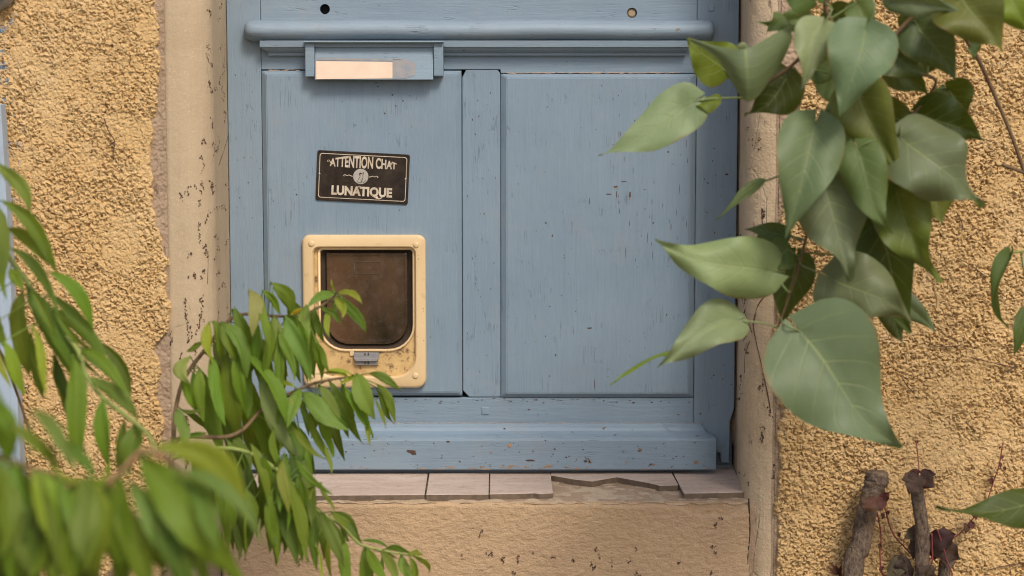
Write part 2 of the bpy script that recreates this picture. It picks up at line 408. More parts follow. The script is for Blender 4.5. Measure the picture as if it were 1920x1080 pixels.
# -- smooth bands with their reveals: one swept sheet each side
def sweep_sheet(prof, z0, z1, step, ragged=0.0, seed=1, amp=.0006):
    """prof: list of (x,y) from the door outwards"""
    nz = int((z1-z0)/step)+1; zs = np.linspace(z0, z1, nz)
    pr = np.array(prof); n = len(pr)
    tx = np.gradient(pr[:, 0]); ty = np.gradient(pr[:, 1]); l = np.hypot(tx, ty)+1e-9
    nrm = np.stack([ty/l, -tx/l], -1)
    if nrm[len(nrm)//2, 1] > 0: nrm = -nrm
    s = np.concatenate([[0], np.cumsum(np.hypot(np.diff(pr[:, 0]), np.diff(pr[:, 1])))])
    S, Z = np.meshgrid(s, zs)
    hh = amp*2*(fbm(S*45, Z*22, seed, 4)-.5) + amp*1.0*(fbm(S*240, Z*160, seed+3, 3)-.5)
    if ragged > 0:
        rg = ragged*np.clip(fbm(Z*38, Z*0+3, seed+7, 4)*1.7-.55, 0, 1)
        k = np.clip(1-S/.02, 0, 1)**1.5
        hh = hh - rg*k
    X = pr[None, :, 0] + nrm[None, :, 0]*hh; Y = pr[None, :, 1] + nrm[None, :, 1]*hh
    V = np.stack([X, Y, Z], -1).reshape(-1, 3)
    idx = np.arange(nz*n).reshape(nz, n)
    F = np.stack([idx[:-1, :-1], idx[:-1, 1:], idx[1:, 1:], idx[1:, :-1]], -1).reshape(-1, 4)
    me = pydata(V, F.tolist())
    return me
def densify(pr, step):
    out = []
    for a, b in zip(pr[:-1], pr[1:]):
        n = max(1, int(math.hypot(b[0]-a[0], b[1]-a[1])/step))
        out += [(a[0]+(b[0]-a[0])*i/n, a[1]+(b[1]-a[1])*i/n) for i in range(n)]
    return out+[pr[-1]]
def corner(c, r, a0, a1, n=6): return [(c[0]+r*math.cos(R(a0+(a1-a0)*i/n)), c[1]+r*math.sin(R(a0+(a1-a0)*i/n))) for i in range(n+1)]
profL = [(XL_IN, 0.03), (XL_IN, 0.0)] + corner((XL_OUT-.045, DW+.046), .045, -4, -90, 10) + [(XL_BAND+.004, DW+.001), (XL_BAND-.004, DW+.006)]
jl = obj('door_jamb', sweep_sheet(densify(profL, .004), 0.0, 2.36, .004, 0, 5), JAMB_L, wall, smooth=True)
tag(jl, 'smooth beige band left of the door, dotted with dark creeper marks')
profR = [(XR_IN, 0.03), (XR_IN, -.002)] + corner((XR_OUT+.044, DW+.048), .047, 184, 270, 12) + [(XR_BAND-.004, DW+.001), (XR_BAND+.004, DW+.006)]
jr = obj('door_jamb', sweep_sheet(densify(profR, .004), 0.0, 2.36, .003, .012, 9, .0011), JAMB_R, wall, smooth=True)
tag(jr, 'pinkish beige reveal right of the door with a crumbling inner edge')
obj('crumbled_edge', slab(XR_IN-.001, XR_IN+.03, 0, 2.36, .012, .05), MORTAR, wall)
# lintel over the door, out of the picture
obj('lintel', box_bm(XL_OUT-.1, XR_OUT+.1, DW, .25, 2.30, 2.36), JAMB_L, wall)

# -- wall under the sill
SW0 = P(418, 1000, DW).x; SW1 = P(1405, 1000, DW).x
zwt = SILL_Z - .0090
def swrel(x, z):
    d = zwt-z
    lip = np.clip((d - .0005 - .005*fbm(x*30, z*0, 44, 4) - .016*np.exp(-((x-P(1335, 950, DW).x)/.045)**4)*(.5+fbm(x*70, z*10, 47, 3)))/.003, 0, 1)
    return .0035*lip + .0024*(fbm(x*150, z*230, 40, 4)-.5) + .002*(fbm(x*18, z*22, 41, 3)-.5)
swo = obj('sill_wall', relief_sheet(SW0, SW1, zb-.02, zwt, DW+.004, .0022, swrel), SILLW, wall, smooth=True)
obj('sill_backing', box_bm(XL_OUT-.12, XR_OUT+.06, DW+.012, .25, 0, zwt-.0005), MORTAR, wall)
obj('sill_wall', box_bm(SW0, SW1, DW+.004, DW+.012, 0, zb-.02), SILLW, wall)

# -- sill: mortar bed and tiles, one of them broken
BEDM = band_mat('tile_bedding', (0.38, 0.285, 0.195), (0.47, 0.37, 0.27), .1, 1.0, .02)
sill = obj('door_sill', relief_sheet(SW0, SW1, 0, 1, 0, .5, lambda x, z: x*0), MORTAR, wall)
def bed():
    x0, x1 = SW0-.01, SW1; y0, y1 = DW+.0022, .02; step = .0022
    nx = int((x1-x0)/step)+1; ny = int((y1-y0)/step)+1
    gx, gy = np.meshgrid(np.linspace(x0, x1, nx), np.linspace(y0, y1, ny))
    z = SILL_Z-.0094 + .0075*(fbm(gx*60, gy*60, 61, 6)-.5) - .002*np.clip(1-(gy-y0)/.008, 0, 1)
    V = np.stack([gx, gy, z], -1).reshape(-1, 3); idx = np.arange(nx*ny).reshape(ny, nx)
    F = np.stack([idx[:-1, :-1], idx[:-1, 1:], idx[1:, 1:], idx[1:, :-1]], -1).reshape(-1, 4).tolist()
    V = V.tolist(); b = len(V)
    for i in range(nx): V.append([V[i][0], y0+.0015, SILL_Z-.0115])
    for i in range(nx-1): F.append((i, b+i, b+i+1, i+1))
    return pydata(V, F)
old = sill.data; me = bed(); me.transform(Matrix.Translation(-WORLD[sill.name].translation)); me.materials.append(BEDM); sill.data = me; bpy.data.meshes.remove(old); me.name = 'door_sill'
TILES = [
 ([(395, 905), (425, 886), (560, 888), (545, 929), (385, 932)], None),
 ([(563, 888), (802, 887), (796, 927), (549, 929)], None),
 ([(805, 887), (917, 886), (916, 926.5), (799, 927)], None),
 ([(919, 886), (1032, 885), (1037, 924), (1012, 925.5), (1000, 924), (975, 925), (918, 926)], None),
 ([(1034, 884), (1257, 882), (1272, 909), (1236, 910), (1233, 909), (1214, 904.5), (1195, 901), (1156, 894), (1130, 898.5), (1110, 902), (1075, 898), (1032, 890.5)], 'cracked tile with its front half broken away'),
 ([(1260, 882), (1375, 877), (1398, 922), (1345, 923.5), (1282, 924.5)], None)]
for i, (poly, lab) in enumerate(TILES):
    zt_ = SILL_Z + random.uniform(-.0006, .0006)
    pts = [PZ(x, y, zt_) for x, y in poly]
    o = obj('tile', prism_bm([(p.x, p.y) for p in pts], zt_, zt_-.0088, .0007, 'z'), TILE, sill)
    o.data.materials.append(TILE_BODY)
    for f in o.data.polygons:
        if abs(f.normal.z) < .5: f.material_index = 1
    if lab: tag(o, lab)

# -- flecks left by creeper suckers: clusters of tiny crusty blobs
def flecks(clusters, y_of, name, parent, mat=FLECK, seed=3):
    rnd = random.Random(seed); bm = bmesh.new()
    for (px, py, ln, n) in clusters:
        x, y = px, py
        n = int(n*1.6)
        for i in range(n):
            x += rnd.gauss(0, 1.5) + (px-x)*.08; y += rnd.gauss(ln/n, 2.0)
            p = y_of(x, y)
            rx = rnd.uniform(.5, 1.7)*PXM*.85; rz = rx*rnd.uniform(.8, 1.9)
            ang = rnd.uniform(-.7, .7); m = 5
            loop = []
            for q in range(m):
                a = 2*math.pi*q/m; k = rnd.uniform(.6, 1.3)
                dx = rx*k*math.cos(a); dz = rz*k*math.sin(a)
                loop.append(bm.verts.new((p.x+dx*math.cos(ang)-dz*math.sin(ang), p.y-.0002, p.z+dx*math.sin(ang)+dz*math.cos(ang))))
            top = bm.verts.new((p.x, p.y-.0012, p.z))
            for q in range(m): bm.faces.new((loop[q], loop[(q+1) % m], top))
    o = obj(name, bm, mat, parent); tag(o, kind='stuff'); return o
rnd = random.Random(21)
profLs = densify(profL, .002)
def on_left(px, py):                            # nearest surface of the left band along the sight line
    best = None
    for (x, y) in profLs[4:]:
        d = abs(P(px, py, y).x - x)
        if best is None or d < best[0]: best = (d, y)
    return P(px, py, best[1]-.0006)
cl = [(390, 20, 14, 10), (413, 5, 14, 8), (413, 35, 8, 5), (393, 82, 28, 16), (418, 85, 10, 5), (396, 118, 18, 7), (418, 120, 50, 26), (392, 155, 26, 22), (406, 162, 8, 6),
      (397, 220, 16, 8), (420, 205, 22, 8), (384, 262, 18, 14), (412, 255, 22, 10), (402, 270, 40, 16), (377, 293, 40, 16), (394, 340, 34, 30), (380, 340, 20, 14), (423, 345, 18, 12),
      (336, 362, 6, 8), (348, 360, 6, 5), (353, 352, 3, 3), (367, 357, 5, 4), (374, 370, 10, 6), (402, 390, 10, 8), (419, 388, 16, 12), (389, 395, 14, 12), (372, 422, 26, 14), (404, 442, 12, 10),
      (410, 460, 10, 8), (427, 448, 10, 8), (385, 460, 34, 22), (405, 478, 4, 4), (358, 472, 16, 8), (383, 508, 8, 7), (410, 510, 14, 10), (366, 522, 14, 10), (378, 520, 6, 4), (353, 522, 3, 3),
      (422, 528, 16, 16), (411, 540, 4, 4), (349, 555, 60, 34), (383, 552, 44, 26), (409, 580, 20, 14), (424, 575, 18, 10), (355, 610, 14, 10), (373, 590, 30, 14), (322, 620, 8, 10), (340, 660, 12, 10), (335, 680, 12, 8), (365, 655, 10, 5),
      (352, 780, 20, 10), (370, 740, 30, 12), (430, 900, 12, 10), (348, 860, 20, 20)]
flecks(cl, on_left, 'creeper_marks', jl, seed=5)
cs = [(870, 1040, 6, 10), (898, 1005, 3, 10), (922, 1042, 10, 18), (941, 1048, 8, 10), (975, 1042, 8, 10), (1037, 1045, 10, 14), (1075, 1052, 8, 12), (1113, 1062, 8, 10), (1120, 1035, 10, 14), (1108, 1050, 8, 6), (1145, 1045, 8, 8),
      (1180, 1040, 16, 10), (1195, 1025, 6, 4), (1275, 1055, 8, 10), (1340, 992, 8, 10), (1337, 1022, 5, 8), (1343, 1038, 5, 7), (1350, 970, 4, 5), (1330, 1072, 6, 8), (560, 1045, 6, 14), (425, 1030, 20, 30), (430, 1065, 14, 30), (520, 1035, 5, 8), (897, 1065, 4, 8), (1195, 1068, 6, 12), (1000, 1035, 2, 3),
      (700, 1068, 4, 5), (780, 1050, 3, 5), (960, 1072, 5, 10)]
flecks(cs, lambda x, y: P(x, y, DW+.0005), 'creeper_marks', swo, seed=8)
profRs = densify(profR, .002)
def on_right(px, py):
    best = None
    for (x, y) in profRs[3:]:
        d = abs(P(px, py, y).x - x)
        if best is None or d < best[0]: best = (d, y)
    return P(px, py, best[1]-.0010)
crk = [(1430, 390, 20, 22), (1392, 440, 60, 40), (1388, 700, 70, 40), (1389, 150, 40, 22), (1391, 520, 50, 30), (1424, 800, 14, 10), (1432, 820, 26, 14), (1450, 870, 20, 16), (1400, 240, 14, 6), (1425, 250, 12, 8), (1421, 280, 4, 4), (1387, 885, 10, 8), (1400, 905, 8, 6), (1398, 620, 40, 16), (1412, 250, 30, 6),
       (1432, 700, 40, 12), (1440, 760, 30, 8), (1423, 720, 14, 8), (1396, 560, 60, 24)]
flecks(crk, on_right, 'creeper_marks', jr, seed=9)
bm = bmesh.new()
for pl, r in (([(1447, 530), (1440, 548), (1425, 566), (1417, 585), (1413, 610), (1417, 640), (1424, 670), (1432, 705), (1440, 742), (1446, 775)], 1.1),
              ([(1391, 560), (1398, 590), (1405, 608), (1411, 625)], 1.0), ([(1430, 392), (1428, 405), (1431, 420)], 1.3), ([(1413, 612), (1418, 585)], .7), ([(1405, 640), (1398, 665), (1396, 700)], .8)):
    pts = [on_right(x+rnd.uniform(-1, 1), y) + Vector((0, .0006, 0)) for x, y in pl]
    tube_bm(pts, [r*PXM*rnd.uniform(.6, 1.2) for _ in pts], 5, bm, 3)
obj('dried_tendril', bm, FLECK, jr)
bm = bmesh.new()
tube_bm([P(195, 222, DW-.012), P(203, 245, DW-.015), P(215, 265, DW-.013), P(212, 285, DW-.013), P(213, 300, DW-.011)], 1.0*PXM, 5, bm, 3)
tube_bm([P(215, 265, DW-.013), P(203, 274, DW-.012)], .7*PXM, 5, bm)
obj('dried_tendril', bm, FLECK, rl)
bm = bmesh.new()
tube_bm([on_left(427, 255), on_left(420, 280), on_left(410, 310)], .9*PXM, 5, bm, 3)
tube_bm([on_left(390, 470), on_left(390, 500), on_left(389, 532)], .5*PXM, 5, bm, 3)
obj('dried_tendril', bm, FLECK, jl)
bm = bmesh.new()
for pl in ([(1795, 484), (1820, 497), (1850, 520)], [(1690, 705), (1700, 722), (1715, 738)], [(1880, 700), (1900, 690)], [(1735, 640), (1760, 650), (1800, 648)], [(1795, 400), (1803, 415), (1805, 432)], [(1850, 1070), (1880, 1062), (1925, 1055)], [(1820, 670), (1860, 680), (1905, 690)]):
    tube_bm([P(x, y, DW-.011) for x, y in pl], .9*PXM, 5, bm, 3)
obj('dried_tendril', bm, FLECK, rr_)

# -- crack beside the sill wall
bm = bmesh.new()
for pl in ([(1404, 935), (1405, 965), (1406, 1000), (1403, 1030), (1402, 1060)], [(416, 1000), (414, 1040), (416, 1090)]):
    tube_bm([P(x, y, DW+.001) for x, y in pl], [1.2*PXM*rnd.uniform(.5, 1.3) for _ in pl], 5, bm, 3)
tag(obj('wall_crack', bm, DARK, swo), kind='stuff')

# ================================================================== DOOR
door = thing('front_door', 'weathered blue wooden door with two raised panels, mouldings and a cat flap', 'door', (0, 0.02, SILL_Z))
G = .0005
Z_DT = 2.30; Z_BOT = SILL_Z+.004
def zy(py, Y=0): return P(960, py, Y).z
xA = P(431, 540).x+.001; xB = P(494, 440).x; xC = P(866.5, 440).x; xD = P(939, 440).x; xE = P(1303, 440).x; xF = P(1383, 440).x-.001
TH = .028
zr1 = zy(131); zr2 = zy(745); zsp = zy(40)
# stiles
obj('stile', box_bm(xA, xB-G, 0, TH, Z_BOT, Z_DT, .0012), PAINT_V, door)
pts = [(xE+G, Z_DT), (xF, Z_DT), (xF-.001, zy(735)), (P(1377, 765).x, zy(766)), (P(1369, 795).x, zy(790)), (P(1367, 868).x, zy(868)), (P(1352, 868).x, zy(868)), (P(1351, 850).x, zy(850)), (P(1340, 846).x, zy(846)), (xE+G, zy(846))]
obj('stile', prism_bm(pts, 0, TH, .0012), PAINT_V, door)
# rails and middle post
rail = obj('rail', prism_bm([(xB, zr1+G), (xD-G, zr1+G), (xD, zy(137.5)), (xE, zy(137.5)), (xE, zy(-2)), (xB, zy(-2))], 0, TH, .0009), PAINT_H, door)
obj('rail', box_bm(xB, xE, 0, TH, Z_BOT, zr2-G, .001), PAINT_H, door)
xc, xd = xC+G, xD-G
ch = .012
obj('muntin', prism_bm([(xc, zr1-.012), (xc+.006, zr1-G), (xd-.004, zr1-G), (xd, zr1-.006), (xd, zr2+G), (xc+.010, zr2+G), (xc, zr2+.011)], 0, TH, .001), PAINT_V, door)
def hole(px, py, r=9.5):
    c = P(px, py); n = 18; bm = bmesh.new()
    loops = [[(c.x+r*PXM*math.cos(2*math.pi*i/n), y, c.z+r*PXM*math.sin(2*math.pi*i/n)) for i in range(n)] for y in (-.01, .018)]
    return loft_bm(loops, bm=bm), c
for i, (hx, hy) in enumerate(((609, 17), (1185, 24))):
    b, c = hole(hx, hy); boolean(rail, b)
    n = 14; loops = [[(c.x+r*math.cos(2*math.pi*k/n), y, c.z+r*math.sin(2*math.pi*k/n)) for k in range(n)] for r, y in ((.0078, .0175), (.0076, .0165 if i == 0 else .006), (.005, .015 if i == 0 else .0035))]
    o = obj('plug_or_shade_disc', loft_bm(loops), plain('plug_wood', (0.42, 0.30, 0.19), .8, .4, 120) if i else DARK, door)  # left: dark disc, the shade of the empty hole put into its colour
    tag(o, 'pale wooden plug filling the right hole' if i else 'dark disc coloured as the shade deep in the open left hole')
# small peg marks
for hx, hy, r in ((1334, 15, 6), (490+2, 30, 0), (910, 770, 7)):
    if r:
        x0, x1, z0, z1 = rect(hx-r, hy-r, hx+r, hy+r); obj('peg', box_bm(x0, x1, -.0016, .004, z0, z1, .0012), PAINT_V, door)
# core behind the joints
core = obj('core_board', box_bm(xA+.004, xE+.03, TH+.0005, TH+.012, Z_BOT+.01, Z_DT-.01), DARK, door)
# panels: raised and fielded
def panel(px0, py0, px1, py1, bl, bt, br, bb, proj=.0075):
    x0, x1, z0, z1 = rect(px0, py0, px1, py1)
    k = PXM
    base = [(x0+G, z0+G), (x1-G, z0+G), (x1-G, z1-G), (x0+G, z1-G)]
    top = [(x0+bl*k, z0+bb*k), (x1-br*k, z0+bb*k), (x1-br*k, z1-bt*k), (x0+bl*k, z1-bt*k)]
    L = [[(x, TH, z) for x, z in base], [(x, -.0005, z) for x, z in base], [(x, -proj, z) for x, z in top]]
    bm = loft_bm(L)
    return bm
PY = -.0075
pl = obj('panel', panel(494, 132, 866.5, 742, 10, 8, 9, 8), PAINT_V, door)
pr = obj('panel', panel(939, 138, 1303, 745, 11, 8, 12, 9), PAINT_V, door)
for o in (pl, pr):
    bb = bmesh.new(); bb.from_mesh(o.data)
    es = [e for e in bb.edges if sum(1 for v in e.verts if v.co.y + WORLD[o.name].translation.y < PY+.001) >= 1]
    bmesh.ops.bevel(bb, geom=es, offset=.0011, segments=2, affect='EDGES'); bb.to_mesh(o.data); bb.free()
# raised strip of rail under the cornice
# cornice: half-round nosing and stepped moulding under it
def nosing():
    x0 = P(460, 58).x; x1 = P(1338, 60).x; zc = zy(58); rz = 20*PXM; ry = .030; n = 15
    xs = [0, .0015, .004, .008, .013, .02]; rad = [.45, .68, .84, .94, .985, 1.0]
    stations = [(x0+a, r) for a, r in zip(xs, rad)] + [(x0+(x1-x0)*i/60, 1.0+random.uniform(-.012, .012)) for i in range(2, 59)] + [(x1-a*.7, r) for a, r in zip(xs[::-1], rad[::-1])]
    loops = []
    for x, r in stations:
        wob = .0008*math.sin(x*23)
        loops.append([(x, .0005, zc+rz*r*.96)] + [(x, -ry*r*math.sin(math.pi*i/n)**.8, zc+wob+rz*r*math.cos(math.pi*i/n)) for i in range(0, n+1)] + [(x, .0005, zc-rz*r*.96)])
    return loft_bm(loops)
obj('moulding', nosing(), PAINT_H, door, smooth=True)
def wrap(levels, bm=None):
    """levels: (py, projection, px left, px right)"""
    loops = []
    for py, p, l, r in levels:
        z = P(960, py, -p).z; a = P(l, py, -p).x; b = P(r, py, -p).x
        loops.append([(a, .001, z), (a, -p, z), (b, -p, z), (b, .001, z)])
    return loft_bm(loops, bm=bm)
obj('moulding', wrap([(76, .024, 487, 1292), (88, .023, 487, 1292), (89.5, .019, 490, 1290), (93, .0175, 494, 1289), (97, .012, 500, 1287), (98.5, .008, 503, 1286), (99, .0075, 503, 1286), (104, .0075, 503, 1285), (105, .0025, 505, 1284)]), PAINT_H, door)
# weatherboard
wb = [(794, .002, 486, 1314), (796, .004, 485, 1315), (802, .0055, 483, 1318), (808, .009, 480, 1322), (813, .016, 474, 1329), (817, .024, 467, 1336), (820, .030, 463, 1340), (823, .0335, 461, 1342), (827, .0345, 461, 1342.5), (850, .0348, 461, 1343), (879.5, .035, 461, 1342), (881.5, .033, 462, 1341)]
wbo = obj('weatherboard', wrap(wb), PAINT_W, door)
# door frame edge seen in the broken lower right corner, and the gap beside it
obj('frame_or_gap_shade', box_bm(P(1345, 800).x, P(1377, 800).x, TH+.001, TH+.02, SILL_Z+.002, Z_DT, .001), PAINT_V, door)
obj('frame_or_gap_shade', box_bm(P(1377.5, 800).x, XR_IN+.01, TH+.005, TH+.03, SILL_Z+.002, Z_DT, .001), DARK, door)  # dark strip; the shade of the gap beside the stile is its colour
# upper part of the door above the picture
obj('upper_panel', box_bm(xB+G, xE-G, .004, TH, zy(-2)+G, Z_DT-.12, .001), PAINT_V, door)
obj('rail', box_bm(xB+G, xE-G, 0, TH, Z_DT-.12+G, Z_DT, .001), PAINT_H, door)

# -- chips, pecks and scratches in the paint
def chips(lst, mat, name, parent, yface, seed):
    rnd = random.Random(seed); bm = bmesh.new()
    for (px, py, w_, h_) in lst:
        Y = yface(px, py) if callable(yface) else yface
        p = P(px, py, Y-.00025); m = 9; loop = []
        for q in range(m):
            a = 2*math.pi*q/m; k = rnd.uniform(.5, 1.25)
            loop.append(bm.verts.new((p.x+w_*.5*PXM*k*math.cos(a), p.y, p.z+h_*.5*PXM*k*math.sin(a))))
        c = bm.verts.new((p.x, p.y-.00012, p.z))
        for q in range(m): bm.faces.new((loop[q], loop[(q+1) % m], c))
    o = obj(name, bm, mat, parent); tag(o, kind='stuff'); return o
rc = random.Random(4)
wbl = [(773, 848, 18, 10), (766, 846, 8, 6), (777, 851, 8, 5), (840, 828, 7, 3), (946, 804, 4, 6), (995, 863, 18, 3), (1106, 866, 5, 6), (1308, 818, 8, 3), (1152, 816, 7, 3), (1040, 842, 5, 3)]
wbl += [(rc.uniform(600, 1335), rc.uniform(826, 878), rc.uniform(1.2, 3.5), rc.uniform(1, 3)) for _ in range(70)]
def ywb(px, py): return -float(np.interp(py, [l[0] for l in wb], [l[1] for l in wb]))-.0004
chips(wbl, BROWN_CHIP, 'paint_chips', wbo, ywb, 3)
wbo_l = [(rc.gauss(950, 60), rc.uniform(873, 880), rc.uniform(4, 18), rc.uniform(2, 4)) for _ in range(12)] + [(rc.uniform(610, 1330), rc.uniform(874, 880), rc.uniform(2, 8), rc.uniform(1.5, 3)) for _ in range(26)] + [(955, 836, 8, 8), (1305, 867, 10, 7), (1108, 867, 4, 5), (1175, 866, 6, 4), (921, 849, 6, 3)]
chips(wbo_l, ORANGE_CHIP, 'paint_chips', wbo, ywb, 5)
pcl = [(rc.uniform(960, 1290), rc.uniform(160, 730), rc.uniform(.9, 2.4), rc.uniform(.9, 3.5)) for _ in range(55)] + [(rc.uniform(1160, 1290), rc.uniform(150, 500), rc.uniform(.7, 1.1), rc.uniform(6, 22)) for _ in range(46)]
pcl += [(1024, 418, 4, 3), (1036, 442, 4, 4), (1225, 418, 3, 4), (1105, 615, 9, 2.5), (1042, 666, 3, 6), (1115, 720, 1.2, 30), (1250, 590, 3, 4), (1181, 365, 4, 14), (1156, 365, 1.5, 20), (1155, 350, 9, 4), (1142, 364, 9, 2), (1105, 378, 1.5, 14), (1170, 340, 14, 1.5)]
chips(pcl, BROWN_CHIP, 'paint_chips', pr, PY-.0002, 7)
chips([(1155, 351, 6, 4), (1181, 372, 3, 8), (1158, 352, 3, 3), (1005, 640, 3, 3)], ORANGE_CHIP, 'paint_chips', pr, PY-.0002, 8)
pll = [(rc.uniform(510, 850), rc.uniform(150, 720), rc.uniform(.8, 2.2), rc.uniform(.8, 3)) for _ in range(24)]
chips([q for q in pll if not (560 < q[0] < 806 and (270 < q[1] < 392 or 430 < q[1] < 735))], BROWN_CHIP, 'paint_chips', pl, PY-.0002, 9)
chips([(rc.uniform(500, 1300), rc.gauss(751, 3), rc.uniform(1, 9), rc.uniform(1, 2.5)) for _ in range(60)] + [(992, 768, 6, 3)], BROWN_CHIP, 'paint_chips', door, -.0002, 10)
chips([(x+rc.uniform(-6, 6), 131.5+rc.uniform(-.8, .8), rc.uniform(8, 24), rc.uniform(1.2, 2.6)) for x in range(510, 580, 9)] + [(x+rc.uniform(-6, 6), 136.5+rc.uniform(-.8, .8), rc.uniform(8, 24), rc.uniform(1.2, 2.6)) for x in range(950, 1280, 9)] + [(x, 793, rc.uniform(8, 26), 1.5) for x in range(620, 1310, 14)], CREAM_CHIP, 'paint_chips', door, -.0015, 12)
chips([(rc.uniform(1310, 1375), rc.uniform(20, 760), rc.uniform(1, 3), rc.uniform(1, 4)) for _ in range(22)] + [(1363, 327, 6, 4), (1327, 343, 4, 3), (1369, 582, 3, 5)] + [(rc.uniform(440, 488), rc.uniform(60, 520), rc.uniform(1, 2.5), rc.uniform(1, 3)) for _ in range(14)] + [(rc.uniform(875, 932), rc.uniform(150, 730), rc.uniform(1, 2), rc.uniform(1, 5)) for _ in range(26)], BROWN_CHIP, 'paint_chips', door, -.0002, 13)

# -- letter plate
HOODM = paint_mat('blue_paint_metal', True, 0.0, ((0.165, 0.235, 0.30), (0.195, 0.27, 0.335)))
lp = obj('letter_plate', box_bm(*rect(572, 80, 589.5, 145, -.027)[:2], -.027, .001, *rect(572, 80, 589.5, 144, -.027)[2:], .0012), HOODM, door)
x0, x1, z0, z1 = rect(813, 80, 831, 143, -.027)
obj('cheek', box_bm(x0, x1, -.027, .001, z0, z1, .0012), HOODM, lp)
x0, x1, z0, z1 = rect(569, 77, 832, 79.5, -.033)
obj('hood', box_bm(x0, x1, -.034, .001, z0, z1, .0006), HOODM, lp)
x0, x1, z0, z1 = rect(590.5, 82, 812, 149, -.027)
zA = z0; LPB = -.031; LPT = -.017
def lpy(z): return LPB + (LPT-LPB)*(z-z0)/(z1-z0)
bm = loft_bm([[(x0, lpy(z0), z0), (x1, lpy(z0), z0), (x1, LPB+.020, z0), (x0, LPB+.020, z0)], [(x0, lpy(z1), z1), (x1, lpy(z1), z1), (x1, -.002, z1), (x0, -.002, z1)]])
flapo = obj('letter_flap', bm, HOODM, lp)
def on_flap(px, py):
    z = P(px, py, -.027).z; return P(px, py, lpy(z)-.0004)
PAPER = plain('peach_paper', (0.74, 0.56, 0.43), .85, .10, 40, .05)
def sheet(poly, f, mat, name, parent, th=.0003):
    a = [f(x, y) for x, y in poly]; b = [p+Vector((0, -th, 0)) for p in a]
    return obj(name, loft_bm([a, b]), mat, parent)
sheet([(592.5, 114.5), (736, 116), (736, 147), (593, 148.5)], on_flap, PAPER, 'paper_label', lp)
TAPE = NT('dirty_tape'); TAPE = TAPE.end(TAPE.mix(TAPE.ramp(TAPE.noise(60, 4), .4, .65), (0.27, 0.25, 0.24), (0.20, 0.22, 0.25)), .3, TAPE.bump(TAPE.noise(90, 4, .6), .4, .001))
sheet([(736.5, 111), (768, 112), (780, 120), (778, 141), (760, 147), (736.5, 148)], on_flap, TAPE, 'tape_strip', lp, .0002)
sheet([(594, 108), (660, 109), (752, 110.5), (752, 114.6), (594, 113.2)], on_flap, TAPE, 'tape_strip', lp, .0002)

# -- cat flap
def cream_mat():
    t = NT('cream_plastic')
    c = t.mix(t.ramp(t.noise(9, 5, .6), .35, .7), (0.70, 0.525, 0.295), (0.63, 0.45, 0.24))
    c = t.mix(t.math('MULTIPLY', t.ramp(t.voro(170), .12, .2, 1, 0), t.ramp(t.noise(30, 3), .55, .62)), c, (0.28, 0.16, 0.07))
    c = t.mix(t.math('MULTIPLY', t.ramp(t.noise(55, 6, .7, loc=(3, 3, 3)), .60, .72), .4), c, (0.36, 0.235, 0.12))
    return t.end(c, .42, t.bump(t.noise(200, 3), .08, .001))
def dirty_cream():
    t = NT('grimy_cream_plastic')
    c = t.mix(t.ramp(t.noise(40, 5, .65), .38, .68), (0.62, 0.425, 0.185), (0.47, 0.30, 0.12))
    c = t.mix(t.ramp(t.noise(60, 6, .75, (1, 1, 1), loc=(3, 1, 2)), .53, .64), c, (0.15, 0.085, 0.045))
    return t.end(c, .6, t.bump(t.noise(120, 4), .3, .001))
CREAM = cream_mat(); CREAM2 = dirty_cream()
k = PXM
def rp(a, b, c, d, r, Y):                        # rounded loop in photo pixels on plane Y
    x0, x1, z0, z1 = rect(a, b, c, d, Y); return rrect(x0, x1, z0, z1, [q*k for q in r], Y)
FY = PY-.011
bm = loft_bm([rp(568, 440, 799, 727, (15, 15, 18, 18), PY+.001), rp(568, 440, 799, 727, (15, 15, 18, 18), FY+.004), rp(569.5, 441.5, 797.5, 725.5, (15, 15, 18, 18), FY+.0012), rp(572.5, 444.5, 794.5, 722.5, (13, 13, 16, 16), FY),
              rp(586, 462, 780.5, 709, (13, 13, 40, 40), FY-.0006), rp(588, 463.5, 779, 707, (12, 12, 40, 40), FY+.001), rp(590, 465, 777, 705, (11, 11, 39, 39), FY+.009), rp(591, 466, 776, 704, (10, 10, 38, 38), FY+.016)], False, False)
cf = obj('cat_flap', bm, CREAM, door, smooth=True)
ms = cf.modifiers.new('es', 'EDGE_SPLIT'); ms.split_angle = R(40)
# recessed plate with the U-shaped opening
IY = FY+.0085
bm = loft_bm([rp(589, 464, 778, 706, (10, 10, 39, 39), IY+.001), rp(590.5, 465.5, 776.5, 704.5, (10, 10, 38, 38), IY), rp(601, 467, 775, 655, (8, 8, 46, 46), IY), rp(602, 468, 774, 654, (8, 8, 45, 45), IY+.004), rp(603, 468, 773, 653, (8, 8, 44, 44), IY+.03)], False, False)
obj('recess_plate', bm, CREAM2, cf, smooth=False)
# raised lip round the opening
bm = bmesh.new()
ring = rp(599, 466, 776, 657, (7, 7, 48, 48), IY-.0012)
tube_bm([Vector(p) for p in ring]+[Vector(ring[0])], .0021, 6, bm)
obj('lip', bm, CREAM, cf, smooth=True)
bm = bmesh.new()
ring = rp(590, 470, 777.5, 706, (8, 8, 40, 40), IY-.001)
tube_bm([Vector(p) for p in ring[16:32]], .0014, 6, bm)
obj('lip', bm, CREAM2, cf, smooth=True)
